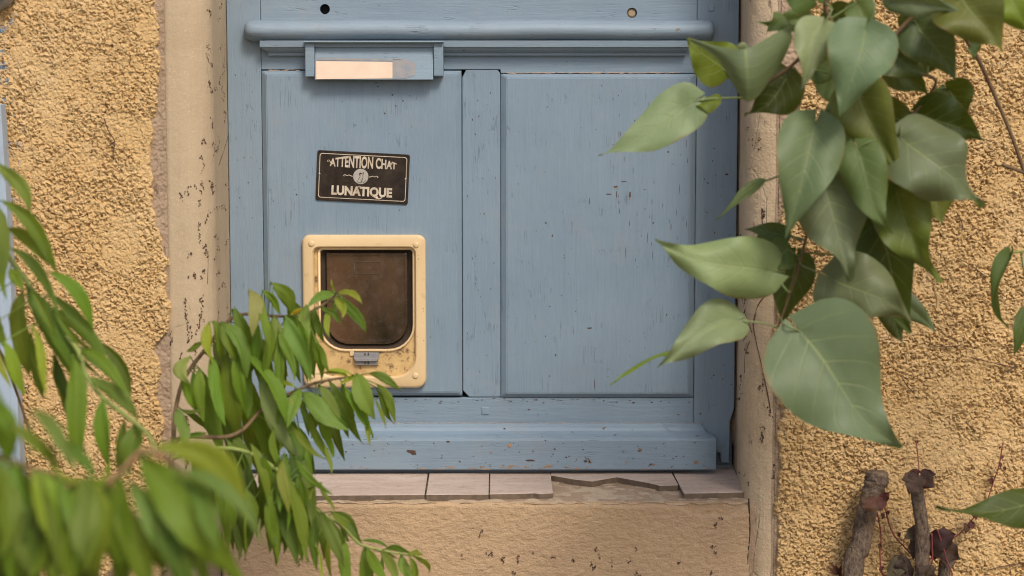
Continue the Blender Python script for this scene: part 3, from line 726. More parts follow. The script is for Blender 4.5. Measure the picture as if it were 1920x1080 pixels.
# tunnel, seal and pane
boolean(pl, box_bm(*rect(594, 470, 776, 700)[:2], -.03, .05, *rect(594, 468, 776, 668)[2:]))
boolean(core, box_bm(*rect(594, 470, 776, 700)[:2], -.03, .08, *rect(594, 468, 776, 668)[2:]))
SEAL = plain('brown_brush_seal', (0.055, 0.035, 0.022), .95, .5, 500, .8)
bm = loft_bm([rp(603, 468, 773.5, 653, (8, 8, 44, 44), IY+.006), rp(613, 474, 764, 645, (8, 8, 40, 40), IY+.012), rp(614, 475, 763, 644, (8, 8, 39, 39), IY+.05)], False, True)
obj('tunnel', bm, SEAL, cf)
def pane_mat():
    t = NT('smoked_pane')
    d = t.noise(5.5, 6, .6, (1.6, 1, .7), loc=(.31, 0, .12)); d2 = t.noise(70, 6, .7)
    c = t.mix(t.ramp(d, .36, .66), (0.014, 0.010, 0.007), (0.125, 0.064, 0.034))
    c = t.mix(t.math('MULTIPLY', t.ramp(d2, .55, .75), .35), c, (0.13, 0.095, 0.065))
    return t.end(c, t.ramp(d2, .4, .7, .18, .42), t.bump(t.noise(140, 3), .08, .0005), Coat_Weight=.6, Coat_Roughness=.12)
PANE = pane_mat()
py_ = IY+.0045
bm = loft_bm([rp(613, 474, 764, 645, (4, 4, 42, 42), py_+.004), rp(613, 474, 764, 645, (4, 4, 42, 42), py_+.0008), rp(614.5, 475.5, 762.5, 643.5, (4, 4, 41, 41), py_),
              rp(617, 478, 760, 640, (4, 4, 38, 38), py_), rp(618, 479, 759, 639, (4, 4, 37, 37), py_+.0009), rp(621, 482, 756, 636, (4, 4, 34, 34), py_+.0010)])
pane = obj('flap_pane', bm, PANE, cf)
bm = bmesh.new()
ring = rp(665, 491, 713, 514, (2, 2, 2, 2), py_+.0009); tube_bm([Vector(p) for p in ring]+[Vector(ring[0])], .0006, 5, bm)
for i, xx in enumerate((671, 678, 685, 692, 699, 706)):
    tube_bm([P(xx, 500+(i % 2)*2, py_+.001), P(xx+2, 507-(i % 3), py_+.001)], .0004, 5, bm)
obj('embossed_mark', bm, plain('pane_emboss', (0.085, 0.055, 0.035), .35, .1), cf, smooth=True)
# latch with its waist and slots
GREY = plain('grey_plastic', (0.235, 0.225, 0.225), .5, .2, 200, .1)
def latch():
    bm = bmesh.new(); x0, x1, z0, z1 = rect(664, 660.5, 711, 684.5, IY); zc = (z0+z1)/2
    def ring(z, ins, p): return [(x0+ins, IY+.0005, z), (x0+ins, IY-p, z), (x1-ins, IY-p, z), (x1-ins, IY+.0005, z)]
    loft_bm([ring(z1, .001, .0045), ring(z1-.001, 0, .0055), ring(zc+.0025, 0, .0062), ring(zc+.001, .001, .009), ring(zc-.0025, .0035, .0095), ring(zc-.0035, .003, .006), ring(z0+.001, .0015, .0055), ring(z0, .003, .004)], bm=bm)
    return bm
obj('latch', latch(), GREY, cf)
bm = bmesh.new()
for xx in (684.5, 690.5):
    for ya, yb in ((661.8, 666.5), (677.5, 682.5)):
        x0, x1, z0, z1 = rect(xx-.9, ya, xx+.9, yb, IY-.006); box_bm(x0, x1, IY-.0066, IY-.004, z0, z1, bm=bm)
obj('latch_slots', bm, DARK, cf)
x0, x1, z0, z1 = rect(656, 657, 664, 667, IY); obj('stop_tab', box_bm(x0, x1, IY-.003, IY+.0005, z0, z1, .0008), CREAM, cf)
for px, py in ((584, 457), (780, 459.5), (585.5, 703.5), (779, 704.5)):
    c = P(px, py, FY); n = 18
    loops = [[(c.x+r*k*math.cos(2*math.pi*i/n), y, c.z+r*k*math.sin(2*math.pi*i/n)) for i in range(n)] for r, y in ((5.9, FY+.0008), (5.8, FY-.0008), (4.8, FY-.0018), (2.6, FY-.0024))]
    obj('screw_cap', loft_bm(loops), CREAM, cf, smooth=True)
# brown gap line under the flap frame
# ================================================================== SIGN
SC_ = P(680, 332.5, PY-.002); SROT = R(2.9)
sign = thing('cat_warning_sign', 'small dark brown tin sign reading ATTENTION CHAT LUNATIQUE on the blue door', 'sign', SC_)
SYF = PY-.0026
def sg(u, v, y=SYF):                             # sign plane: u right, v up, in photo pixels from its middle
    c, s = math.cos(SROT), math.sin(SROT)
    return Vector((SC_.x + (u*c+v*s)*k, y, SC_.z + (-u*s+v*c)*k))
def rl2(hw, hh, r, y): return [sg(p.x, p.z, y) for p in rrect(-hw, hw, -hh, hh, (r,)*4, 0, 6)]
def signm():
    t = NT('rusty_brown_enamel')
    c = t.mix(t.ramp(t.noise(40, 6, .7), .4, .7), (0.016, 0.010, 0.007), (0.045, 0.031, 0.021))
    c = t.mix(t.ramp(t.noise(60, 6, .7, loc=(3, 2, 2)), .67, .74), c, (0.22, 0.085, 0.02))
    return t.end(c, t.ramp(t.noise(30, 4), .4, .7, .45, .65), t.bump(t.noise(150, 4), .12, .001), Specular_IOR_Level=.25)
obj('plate', loft_bm([rl2(86, 46.5, 4, PY-.0002), rl2(86, 46.5, 4, SYF+.0004), rl2(85.4, 45.9, 4, SYF)]), signm(), sign)
def ltm():
    t = NT('worn_cream_print')
    c = t.mix(t.ramp(t.noise(45, 5, .65), .4, .66), (0.60, 0.51, 0.39), (0.40, 0.32, 0.235))
    c = t.mix(t.ramp(t.noise(90, 5, .7, loc=(1, 2, 2)), .61, .68), c, (0.36, 0.16, 0.04))
    return t.end(c, .55)
LET = ltm()
def strip(loop_out, loop_in, y0, y1):
    return loft_bm([loop_out(y0), loop_out(y1), loop_in(y1), loop_in(y0)], False, False)
obj('border', strip(lambda y: rl2(81.4, 41.4, 5, y), lambda y: rl2(80.2, 40.2, 4.2, y), SYF+.0002, SYF-.00018), LET, sign)
def text_mesh(s, fit, offset=.035, space=1.0):
    """fit(u 0..1, v 0..1) -> world point"""
    cu = bpy.data.curves.new('txt', 'FONT'); cu.body = s; cu.size = 1; cu.offset = offset; cu.extrude = .01; cu.resolution_u = 3; cu.space_character = space
    o = bpy.data.objects.new('txt', cu); COL.objects.link(o); bpy.context.view_layer.update()
    me = bpy.data.meshes.new_from_object(o.evaluated_get(bpy.context.evaluated_depsgraph_get()))
    bpy.data.objects.remove(o); bpy.data.curves.remove(cu)
    co = np.array([v.co for v in me.vertices]); x0, x1 = co[:, 0].min(), co[:, 0].max()
    cap0, cap1 = 0.0, 0.70
    for v in me.vertices:
        u = (v.co.x-x0)/(x1-x0); h = (v.co.y-cap0)/(cap1-cap0); front = v.co.z > 0
        v.co = fit(u, h, SYF-.00022 if front else SYF+.0002)
    return me
def fit1(u, h, y):
    uu = -62 + u*124; e = 1-abs(u-.48)/.52
    hh = 10.5 + 10.5*min(1, e*1.5)**.8
    return sg(uu, 17.5 + abs(u-.5)*2 + h*hh, y)
lw = obj('lettering', text_mesh('ATTENTION CHAT', fit1, .03), LET, sign); tag(lw, 'word line ATTENTION CHAT, tallest in its middle')
lw = obj('lettering', text_mesh('LUNATIQUE', lambda u, h, y: sg(-57+u*113, -34 + h*16, y), .045), LET, sign); tag(lw, 'word LUNATIQUE')
n = 28
obj('emblem', loft_bm([[sg(-3.5+r*math.cos(2*math.pi*i/n), 1.5+r*math.sin(2*math.pi*i/n), y) for i in range(n)] for r, y in ((14.2, SYF+.0002), (14.2, SYF-.00018))]), plain('grey_print', (0.43, 0.39, 0.34), .55, .2, 200), sign)
bm = bmesh.new()
ye = SYF-.0003
for pts, r in (([(-6, 6), (-4.5, 8.2), (-2, 7.5), (0, 8), (1, 9.5), (1.5, 7), (.3, 4.5), (1, 1), (0, -3), (-1, -8), (-3, -10.5), (-6, -10)], .45), ([(-6, 6), (-5.5, 3.5), (-4, 2.5), (-6, -1), (-8, -5), (-8.5, -8.5), (-6, -10)], .4),
               ([(-6, 5.5), (-4.5, 7), (-2, 6.8)], 1.0), ([(-3, -4), (-2, -7), (-3, -9.5)], .4), ([(-1, -8), (2.5, -9), (5, -7), (5.5, -4)], .4)):
    tube_bm([sg(u-.2, v, ye) for u, v in pts], r*k, 5, bm, 3)
obj('emblem_drawing', bm, DARK, sign)
for s in (-1, 1):
    bm = bmesh.new(); tube_bm([sg(-3.5+s*u, 1.5+v, SYF-.0001) for u, v in ((15, -.5), (18.5, 0), (22, 1.6), (26, .3), (29, 1.6), (31, 1.5), (32, 0), (30.5, -1))], [.8*k, .75*k, .7*k, .6*k, .7*k, .7*k, .6*k, .6*k], 5, bm, 3); obj('flourish', bm, LET, sign)
for (u, v, q) in ((-63.5, 28.5, 1), (50.5, 28.5, -1), (-6.5, -17.5, -1)):      # curls on the letter A
    bm = bmesh.new(); tube_bm([sg(u+q*a*1.0, v+b, SYF-.0001) for a, b in ((3, -4.5), (1.2, -1.5), (-.5, .5), (-2.6, 0), (-2.8, -2), (-1.4, -2.6))], .75*k, 5, bm, 3); obj('letter_curl', bm, LET, sign)
bm = bmesh.new(); tube_bm([sg(u, v, SYF-.0001) for u, v in ((20, -32), (24, -35.5), (29, -38.2), (34, -38), (38, -35.5))], [.6*k, 1.3*k, 1.6*k, 1.3*k, .6*k], 5, bm, 3)
obj('letter_curl', bm, LET, sign)
for u, v in ((-80.5, 2.8), (80, 1.0)):
    n = 10; loops = [[sg(u+r*math.cos(2*math.pi*i/n), v+r*math.sin(2*math.pi*i/n), y) for i in range(n)] for r, y in ((1.7, SYF+.0002), (1.5, SYF-.0006), (.8, SYF-.001))]
    obj('nail', loft_bm(loops), plain('nail_head', (0.62, 0.58, 0.52), .4, .2), sign, smooth=True)

# ================================================================== things at the left edge
sh = thing('window_shutter', 'pale blue painted shutter board, only its edge showing at the far left', 'shutter', P(-40, 900, DW-.03))
SHP = paint_mat('pale_blue_paint', False, 0.0, ((0.33, 0.41, 0.50), (0.38, 0.455, 0.54)))
ys = DW-.045
poly = [(P(x, y, ys).x, P(x, y, ys).z) for x, y in ((-260, 190), (1, 195), (9, 330), (16, 450), (21, 560), (30, 700), (37, 850), (44, 1000), (48, 1120), (-260, 1120))]
obj('board', prism_bm(poly, ys, ys+.030, .0012), SHP, sh)
bx = P(-60, 500, ys).x
obj('batten', box_bm(P(-250, 500, ys).x, P(-12, 500, ys).x, ys-.02, ys, P(0, 800, ys).z, P(0, 720, ys).z, .002), SHP, sh)
fx = thing('wall_fixture', 'small grey glass lamp cut off by the top left corner', 'lamp', P(2, 6, DW-.03))  # rounded grey fitting of unknown use
GL = NT('dull_fixture_glass'); GL = GL.end((0.34, 0.34, 0.33), .15, Transmission_Weight=.35)
def fixture_body(s, y0, y1, mat, name):
    loops = []
    for a, y in ((1.0, y0), (1.0, (y0+y1)/2), (.93, y1+.004), (.8, y1)):
        loops.append([P(-22, -28, DW) + Vector((0, y-DW, 0)) + Vector((s*a*math.cos(q)*k*1.15, 0, s*a*math.sin(q)*k)) for q in (2*math.pi*i/28 for i in range(28))])
    return obj(name, loft_bm(loops), mat, fx, smooth=True)
fixture_body(49, DW+.002, DW-.035, GL, 'glass')
fixture_body(40, DW-.033, DW-.052, plain('fixture_metal', (0.30, 0.29, 0.27), .4, .3, 60, .1, .6), 'cap')

# ================================================================== PLANTS
LILAC_P = ([0, .02, .06, .13, .22, .32, .45, .58, .70, .80, .88, .94, 1], [.03, .46, .76, .94, 1, .96, .83, .64, .43, .26, .14, .06, 0.01])
PEACH_P = ([0, .05, .15, .28, .42, .56, .70, .82, .91, .96, 1], [.05, .30, .64, .90, 1, .95, .77, .51, .27, .13, .01])
IVY_P = ([0, .1, .3, .45, .6, .75, .9, 1], [.3, .8, 1, .85, .9, .5, .2, .02])
def rot(v, ax, a): return Quaternion(ax, a) @ v
def leaf(B, T, W, kind='lilac', fold=.25, bend=.0, side=.0, roll=0., twist=0., ripple=.03, seed=0, stalk=None, stalk_r=.0009, lobe=.11):
    rnd = random.Random(seed)
    prof = {'lilac': LILAC_P, 'peach': PEACH_P, 'ivy': IVY_P}[kind]
    nt, nu = (26, 5) if kind == 'lilac' else (14, 3)
    a = T-B; L = a.length; ah = a.normalized(); n0 = (CAM-(B+T)/2).normalized()
    s = ah.cross(n0).normalized(); n = s.cross(ah).normalized()
    ph = rnd.uniform(0, 6); wf = rnd.uniform(6, 12); curl = rnd.uniform(.05, .5); hook = rnd.uniform(-.16, .16); quilt = .03 if kind == 'lilac' else .012; V = []; UV = []; F = []
    tip_droop = rnd.uniform(-.02, .05)*L
    for i in range(nt+1):
        t = i/nt; hw = W*.5*float(np.interp(t, *prof))
        if kind == 'peach': hw *= 1 + .05*math.sin(i*2.4+ph)
        q = 4*t*(1-t)
        c = B + a*t + n*(bend*L*q) + s*((side+hook*(t-.45))*L*q) - n*(tip_droop*t*t)
        ang = roll+twist*t; st = rot(s, ah, ang); nn = rot(n, ah, ang)
        for j in range(-nu, nu+1):
            u = j/nu; lat = u*hw
            p = c + st*lat*math.cos(fold) + nn*(abs(lat)*math.sin(fold))
            if kind == 'lilac': p = p - ah*(L*lobe*abs(u)**1.6*max(0, 1-t/.28))
            p = p + nn*(ripple*W*(abs(u)**2)*math.sin(t*wf+ph+(1.7 if u > 0 else 0))) - nn*(abs(u)**3*hw*curl) + nn*(quilt*W*abs(u)*(1-abs(u))*math.cos((t-.5*abs(u))*38))
            if kind == 'ivy': p = p - ah*(L*.22*abs(u)**2*max(0, 1-t/.5))
            V.append(p); UV.append((u*.5+.5, t))
    m = 2*nu+1
    for i in range(nt):
        for j in range(m-1): F.append((i*m+j, i*m+j+1, (i+1)*m+j+1, (i+1)*m+j))
    if stalk is not None:
        pts = smooth_path(stalk+[B, B+a*.06 + n*bend*L*.2], 3); b0 = len(V); ns = 5
        for i, p in enumerate(pts):
            d = (pts[min(i+1, len(pts)-1)]-pts[max(i-1, 0)])
            d = d.normalized() if d.length > 1e-9 else ah
            sa = d.cross(n0); sa = sa.normalized() if sa.length > 1e-4 else s; sb = sa.cross(d)
            for q in range(ns):
                an = 2*math.pi*q/ns; V.append(p+(sa*math.cos(an)+sb*math.sin(an))*stalk_r); UV.append((.5, .3))
        for i in range(len(pts)-1):
            for q in range(ns): F.append((b0+i*ns+q, b0+i*ns+(q+1) % ns, b0+(i+1)*ns+(q+1) % ns, b0+(i+1)*ns+q))
    me = pydata(V, F, 'leaf'); uv = me.uv_layers.new(name='UVMap')
    li = np.empty(len(me.loops), dtype=np.int32); me.loops.foreach_get('vertex_index', li)
    uv.data.foreach_set('uv', np.array(UV, dtype=np.float32)[li].ravel())
    return me
def leaf_mat(name, vein, trans=(0.30, 0.42, 0.03), tw=.35, rough=.42, veins=True, spots=False, nv=7., spec=.5):
    t = NT(name)
    oi = t.n('ObjectInfo'); tc = t.n('TexCoord'); sx = t.n('SeparateXYZ', {0: tc.outputs['UV']})
    u = t.math('ABSOLUTE', t.math('SUBTRACT', sx.outputs[0], .5)); v = sx.outputs[1]
    mid = t.math('MULTIPLY', t.ramp(u, .006, .022, 1, 0), t.ramp(v, .1, .95, 1, .25))
    ph = t.math('FRACT', t.math('MULTIPLY', t.math('SUBTRACT', v, t.math('MULTIPLY', u, .55)), nv))
    lat = t.ramp(t.math('ABSOLUTE', t.math('SUBTRACT', ph, .5)), .015, .07, 1, 0)
    lat = t.math('MULTIPLY', lat, t.ramp(u, .05, .46, .9, .25))
    c = t.mix(t.math('MULTIPLY', t.ramp(t.noise(30, 4, .6), .35, .7), .35), oi.outputs['Color'], t.mix(.5, oi.outputs['Color'], (0.03, 0.06, 0.01)))
    c = t.mix(t.math('MULTIPLY', oi.outputs['Random'], .25), c, t.mix(.5, c, (0.17, 0.2, 0.03)))
    c = t.mix(t.math('MULTIPLY', lat, .42), c, vein); c = t.mix(t.math('MULTIPLY', mid, .6), c, vein)
    net = t.math('MULTIPLY', t.ramp(t.voro(34, (1, 1.6, 1), 'DISTANCE_TO_EDGE', which='UV'), 0, .05, 1, 0), .22)
    c = t.mix(net, c, vein)
    edge_b = t.math('MULTIPLY', t.ramp(t.math('ADD', u, t.math('MULTIPLY', t.noise(45, 4), .12)), .525, .56), t.ramp(t.noise(7, 3), .5, .6))
    c = t.mix(t.math('MULTIPLY', edge_b, .8), c, (0.20, 0.13, 0.05))
    if spots:
        sp_ = t.math('MULTIPLY', t.ramp(t.voro(75), .10, .16, 1, 0), t.ramp(t.noise(9, 2, .5, which='Object'), .58, .64))
        c = t.mix(t.math('MULTIPLY', sp_, .8), c, (0.38, 0.26, 0.08))
    h = t.math('ADD', t.math('MULTIPLY', t.math('ADD', t.math('ADD', lat, net), mid), -.8), t.math('MULTIPLY', t.noise(160, 3), .35))
    nrm = t.bump(h, .45, .0012)
    t.end(c, rough, nrm, Specular_IOR_Level=spec)
    tr = t.n('BsdfTranslucent', {'Color': t.mix(.55, c, trans), 'Normal': nrm})
    mx = t.n('MixShader', {0: tw, 1: t.b.outputs[0], 2: tr.outputs[0]})
    t.t.links.new(mx.outputs[0], t.out.inputs[0]); return t.m
LILAC_M = leaf_mat('lilac_leaf', (0.27, 0.32, 0.12), (0.24, 0.32, 0.02), .30, .46, nv=6, spec=.4)
PEACH_M = leaf_mat('peach_leaf', (0.26, 0.36, 0.10), (0.34, 0.46, 0.015), .42, .5, spots=True, nv=11, spec=.3)
CREEP_M = leaf_mat('creeper_leaf', (0.13, 0.045, 0.05), (0.2, 0.03, 0.03), .15, .6, nv=5, spec=.2)
def bark(name, a, b, sc_=90):
    t = NT(name); nz = t.noise(sc_, 6, .7, (1, 1, .4)); return t.end(t.mix(t.ramp(nz, .35, .68), a, b), .8, t.bump(nz, .8, .002))
GREEN_STEM = bark('green_stem', (0.20, 0.26, 0.06), (0.30, 0.34, 0.09), 60)
BROWN_STEM = bark('brown_stem', (0.13, 0.075, 0.04), (0.20, 0.13, 0.06))
PINK_STEM = bark('pink_stem', (0.30, 0.14, 0.08), (0.26, 0.2, 0.07), 40)
def rough_bark():
    t = NT('grey_bark'); nz = t.noise(220, 6, .75, (1, 1, .45)); n2 = t.noise(60, 5, .65)
    c = t.mix(t.ramp(nz, .36, .62), (0.085, 0.055, 0.040), (0.27, 0.205, 0.155)); c = t.mix(t.math('MULTIPLY', t.ramp(n2, .52, .66), .6), c, (0.33, 0.21, 0.11))
    return t.end(c, .9, t.bump(t.math('ADD', nz, n2), 1.0, .006), Specular_IOR_Level=.15)
BARK = rough_bark()

def seg_near(pts, q):
    best = None
    for a, b in zip(pts[:-1], pts[1:]):
        ab = b-a; t = max(0, min(1, (q-a).dot(ab)/max(ab.dot(ab), 1e-9))); p = a+ab*t; d = (p-q).length
        if best is None or d < best[0]: best = (d, p)
    return best

# ---- lilac
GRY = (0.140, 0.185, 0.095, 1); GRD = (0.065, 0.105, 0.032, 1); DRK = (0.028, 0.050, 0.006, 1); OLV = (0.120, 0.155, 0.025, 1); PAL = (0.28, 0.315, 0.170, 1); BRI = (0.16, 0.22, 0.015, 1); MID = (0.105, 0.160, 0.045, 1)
lil = thing('lilac_shrub', 'lilac shrub with heart shaped grey green leaves hanging over the right of the door', 'shrub', (P(2150, 1000, -.6).x, -.6, 0))
def br(name, px, mat, rad, parent, seg=7, rough=.0):
    pts = [P(x, y, Y) for x, y, Y in px]; n_ = len(pts); r = rad if hasattr(rad, '__len__') else [rad]*n_
    bm = tube_bm(pts, [q*k*(3+p.y)/3 for q, p in zip(r, pts)], seg, None, 4, rough)
    return obj(name, bm, mat, parent, origin=pts[0], smooth=True), smooth_path(pts, 4)
tx = P(2150, 900, -.6).x
lt = obj('trunk', tube_bm([(tx+.05, -.6, 0), (tx+.02, -.6, .5), (tx-.04, -.62, 1.0), (tx-.1, -.62, 1.45)], [.022, .019, .015, .011], 9, None, 4, .05), BARK, lil, smooth=True)
top = Vector((tx-.1, -.62, 1.45))
S1, p1 = br('branch', [(1950, -160, -.62), (1750, -130, -.60), (1600, -70, -.58), (1548, 0, -.56), (1560, 45, -.55), (1580, 130, -.54), (1560, 240, -.53), (1530, 360, -.53), (1503, 480, -.52), (1478, 560, -.52), (1458, 615, -.52)], BROWN_STEM, [6, 5.5, 5, 4.5, 4, 3.8, 3.5, 3.2, 3, 2.6, 2], lil)
S2, p2 = br('branch', [(1950, -160, -.62), (1800, -60, -.6), (1712, 30, -.57), (1672, 80, -.56), (1700, 130, -.53), (1755, 150, -.52), (1728, 195, -.51), (1695, 235, -.51), (1680, 280, -.51), (1655, 370, -.50), (1625, 470, -.50)], BROWN_STEM, [6, 5, 4, 4, 3.5, 3.2, 3, 3, 2.6, 2.3, 2], lil)
S3, p3 = br('branch', [(1950, -160, -.5), (1850, -40, -.45), (1792, 32, -.42), (1815, 80, -.40), (1835, 112, -.39), (1862, 172, -.38), (1897, 255, -.37), (1922, 325, -.36), (1960, 420, -.36)], BROWN_STEM, [5, 4.5, 4, 4, 4, 3.8, 3.6, 4, 3], lil)
S4, p4 = br('branch', [(1925, 325, -.36), (1905, 318, -.36), (1878, 308, -.355)], BROWN_STEM, [4, 3.6, 4], lil)
S5, p5 = br('branch', [(1548, 40, -.54), (1510, 95, -.52), (1482, 125, -.5), (1440, 155, -.49), (1420, 182, -.48), (1392, 184, -.48)], BROWN_STEM, [4, 3.6, 3.4, 3.2, 2.6, 2], lil)
S6, p6 = br('branch', [(2050, 420, -.40), (1985, 470, -.40), (1935, 470, -.40), (1895, 474, -.40)], GREEN_STEM, [4, 3, 2.5, 2], lil)
S7, p7 = br('branch', [(2050, 420, -.40), (2010, 600, -.5), (1990, 800, -.55), (1965, 930, -.55)], BROWN_STEM, [4, 3.5, 3, 2.5], lil)
obj('branch', tube_bm([top, P(1950, -160, -.62)], [.009, .005], 7), BROWN_STEM, lil, smooth=True)
obj('branch', tube_bm([(tx-.04, -.62, 1.0), P(2050, 420, -.40)], [.007, .0035], 7), BROWN_STEM, lil, smooth=True)
obj('branch', tube_bm([top, P(1950, -160, -.5)], [.006, .004], 7), BROWN_STEM, lil, smooth=True)
# base x,y, tip x,y, width px, base Y, tip Y, colour, fold, bend, side, roll, twist, branch
LV = [
 (1300, 190, 1128, 287, 92, -.50, -.52, PAL, .25, .06, -.04, .15, .0, 5, (1350, 184)),
 (1345, 185, 1288, 200, 42, -.50, -.50, BRI, .2, .05, .0, .5, .3, 5, (1390, 183)),
 (1362, 135, 1290, 72, 84, -.49, -.50, BRI, .15, .0, .0, .2, .0, 5, None),
 (1470, 36, 1440, 60, 40, -.52, -.53, MID, .2, .08, .0, -.1, .0, 5, None),
 (1512, 36, 1424, 40, 46, -.50, -.50, MID, .25, .1, .0, .1, .0, 1, None),
 (1400, 90, 1370, 110, 30, -.48, -.47, PAL, .2, 0, 0, 0, 0, 5, None),
 (1542, 48, 1506, 164, 84, -.58, -.60, PAL, .45, .14, .02, .3, -.2, 1, (1560, 18)),
 (1478, 140, 1398, 212, 108, -.47, -.48, DRK, .2, .06, -.1, .2, .1, 5, (1486, 126)),
 (1622, 55, 1577, 216, 122, -.62, -.64, GRY, .22, .07, -.03, .05, .0, 1, (1640, 10)),
 (1655, 92, 1730, 140, 82, -.55, -.56, GRD, .2, .05, .0, -.1, .1, 2, None),
 (1718, 45, 1788, 148, 104, -.56, -.58, GRD, .22, .08, .0, .1, -.1, 2, (1700, 25)),
 (1670, 2, 1806, 28, 62, -.60, -.62, GRY, .3, .05, -.05, .15, .0, 2, None),
 (1800, -12, 1878, 98, 140, -.60, -.63, OLV, .2, .09, .0, -.15, .0, 3, None),
 (1880, -30, 1935, 60, 95, -.62, -.64, BRI, .2, .05, .0, .2, .0, 3, None),
 (1850, -30, 1925, 15, 80, -.56, -.58, OLV, .2, .05, .0, .2, .0, 3, None),
 (1607, 165, 1682, 322, 138, -.57, -.60, OLV, .40, .10, .02, -.15, .15, 1, (1640, 130)),
 (1528, 232, 1474, 440, 126, -.59, -.62, GRY, .16, .06, .02, .08, .0, 1, (1545, 210)),
 (1688, 258, 1832, 390, 148, -.58, -.58, (0.125, 0.195, 0.085, 1), .18, .12, -.04, -.45, .0, 2, (1690, 238)),
 (1722, 212, 1842, 262, 108, -.50, -.51, DRK, .2, .05, -.04, .2, .0, 2, None),
 (1541, 328, 1592, 522, 152, -.57, -.60, GRY, .16, .06, .0, -.05, .0, 1, (1535, 310)),
 (1608, 280, 1673, 434, 84, -.60, -.62, MID, .22, .08, .04, .1, .0, 2, (1640, 262)),
 (1678, 345, 1758, 525, 130, -.54, -.57, OLV, .30, .10, .02, -.2, .2, 2, (1662, 320)),
 (1640, 425, 1708, 618, 118, -.50, -.52, DRK, .2, .08, .0, .15, .0, 2, (1648, 400)),
 (1556, 520, 1704, 604, 124, -.55, -.58, GRY, .2, .06, -.03, -.1, .0, 1, (1508, 500)),
 (1500, 622, 1686, 832, 214, -.62, -.66, GRY, .14, .06, .04, -.05, .0, 1, (1470, 608)),
 (1448, 508, 1236, 452, 112, -.55, -.58, PAL, .22, .07, -.03, .1, .0, 1, (1475, 545)),
 (1478, 468, 1420, 500, 60, -.53, -.54, GRD, .2, .0, .0, .3, .0, 1, (1497, 480)),
 (1382, 602, 1235, 688, 100, -.54, -.57, PAL, .28, .08, .05, .15, .2, 1, (1425, 605)),
 (1262, 668, 1147, 722, 26, -.565, -.575, BRI, .1, .0, .10, .9, .2, 0, None),
 (1424, 343, 1343, 410, 26, -.52, -.53, MID, .4, .08, .0, .3, .0, 1, (1500, 320)),
 (1474, 442, 1398, 430, 38, -.51, -.50, GRD, .3, .0, .0, .0, .0, 1, None),
 (1462, 436, 1408, 452, 26, -.50, -.50, DRK, .3, .0, .0, .0, .0, 1, None),
 (1492, 482, 1468, 615, 84, -.48, -.49, DRK, .2, .05, .0, .1, .0, 1, None),
 (1690, 560, 1754, 622, 44, -.48, -.48, GRY, .2, .0, .0, .0, .0, 2, None),
 (1660, 575, 1694, 645, 50, -.49, -.50, DRK, .2, .0, .0, .0, .0, 2, None),
 (1590, 190, 1542, 292, 78, -.54, -.55, MID, .25, .05, .0, .1, .0, 1, None),
 (1580, 262, 1540, 345, 56, -.50, -.51, DRK, .25, .05, .0, .1, .0, 1, None),
 (1605, 5, 1640, 62, 62, -.53, -.54, MID, .25, .05, .0, .1, .0, 1, None),
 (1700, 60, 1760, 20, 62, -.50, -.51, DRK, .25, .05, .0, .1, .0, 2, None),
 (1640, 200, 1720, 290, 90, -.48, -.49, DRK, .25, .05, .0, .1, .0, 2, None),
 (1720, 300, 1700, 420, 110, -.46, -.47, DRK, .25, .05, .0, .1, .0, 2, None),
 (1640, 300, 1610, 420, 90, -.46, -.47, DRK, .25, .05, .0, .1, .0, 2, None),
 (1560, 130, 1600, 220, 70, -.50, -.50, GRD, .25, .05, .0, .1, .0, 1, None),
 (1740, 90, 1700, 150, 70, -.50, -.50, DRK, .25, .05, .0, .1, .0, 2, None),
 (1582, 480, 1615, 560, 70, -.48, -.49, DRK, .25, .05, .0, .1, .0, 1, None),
 (1668, 130, 1740, 175, 60, -.50, -.50, GRD, .25, .05, .0, .1, .0, 2, None),
 (1895, 478, 1893, 610, 46, -.40, -.40, MID, .5, .1, .16, .4, .6, 6, None),
 (1930, 582, 1901, 668, 38, -.42, -.42, MID, .4, .1, .0, .2, .0, 6, None),
 (1962, 935, 1768, 946, 72, -.55, -.60, DRK, .35, .08, -.06, .3, .0, 7, None),
 (1828, 80, 1826, 112, 22, -.40, -.40, MID, .3, .0, .0, .0, .0, 3, None),
 (1850, 60, 1884, 68, 18, -.45, -.45, GRD, .3, .0, .0, .0, .0, 3, None),
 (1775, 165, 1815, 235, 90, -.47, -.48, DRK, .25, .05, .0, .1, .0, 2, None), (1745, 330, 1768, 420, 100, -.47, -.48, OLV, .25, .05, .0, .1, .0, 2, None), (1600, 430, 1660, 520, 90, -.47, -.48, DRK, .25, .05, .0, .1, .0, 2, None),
 (1520, 130, 1600, 100, 60, -.49, -.5, MID, .25, .05, .0, .1, .0, 1, None), (1560, 20, 1620, 90, 70, -.5, -.51, GRD, .25, .05, .0, .1, .0, 1, None),
 (1528, 0, 1470, -60, 80, -.56, -.58, MID, .25, .05, .0, .1, .0, 1, None),
 (1600, -60, 1540, 20, 70, -.52, -.54, PAL, .25, .05, .0, .1, .0, 1, None),
]
BRN = {1: (S1, p1), 2: (S2, p2), 3: (S3, p3), 5: (S5, p5), 6: (S6, p6), 7: (S7, p7), 0: (S1, None)}
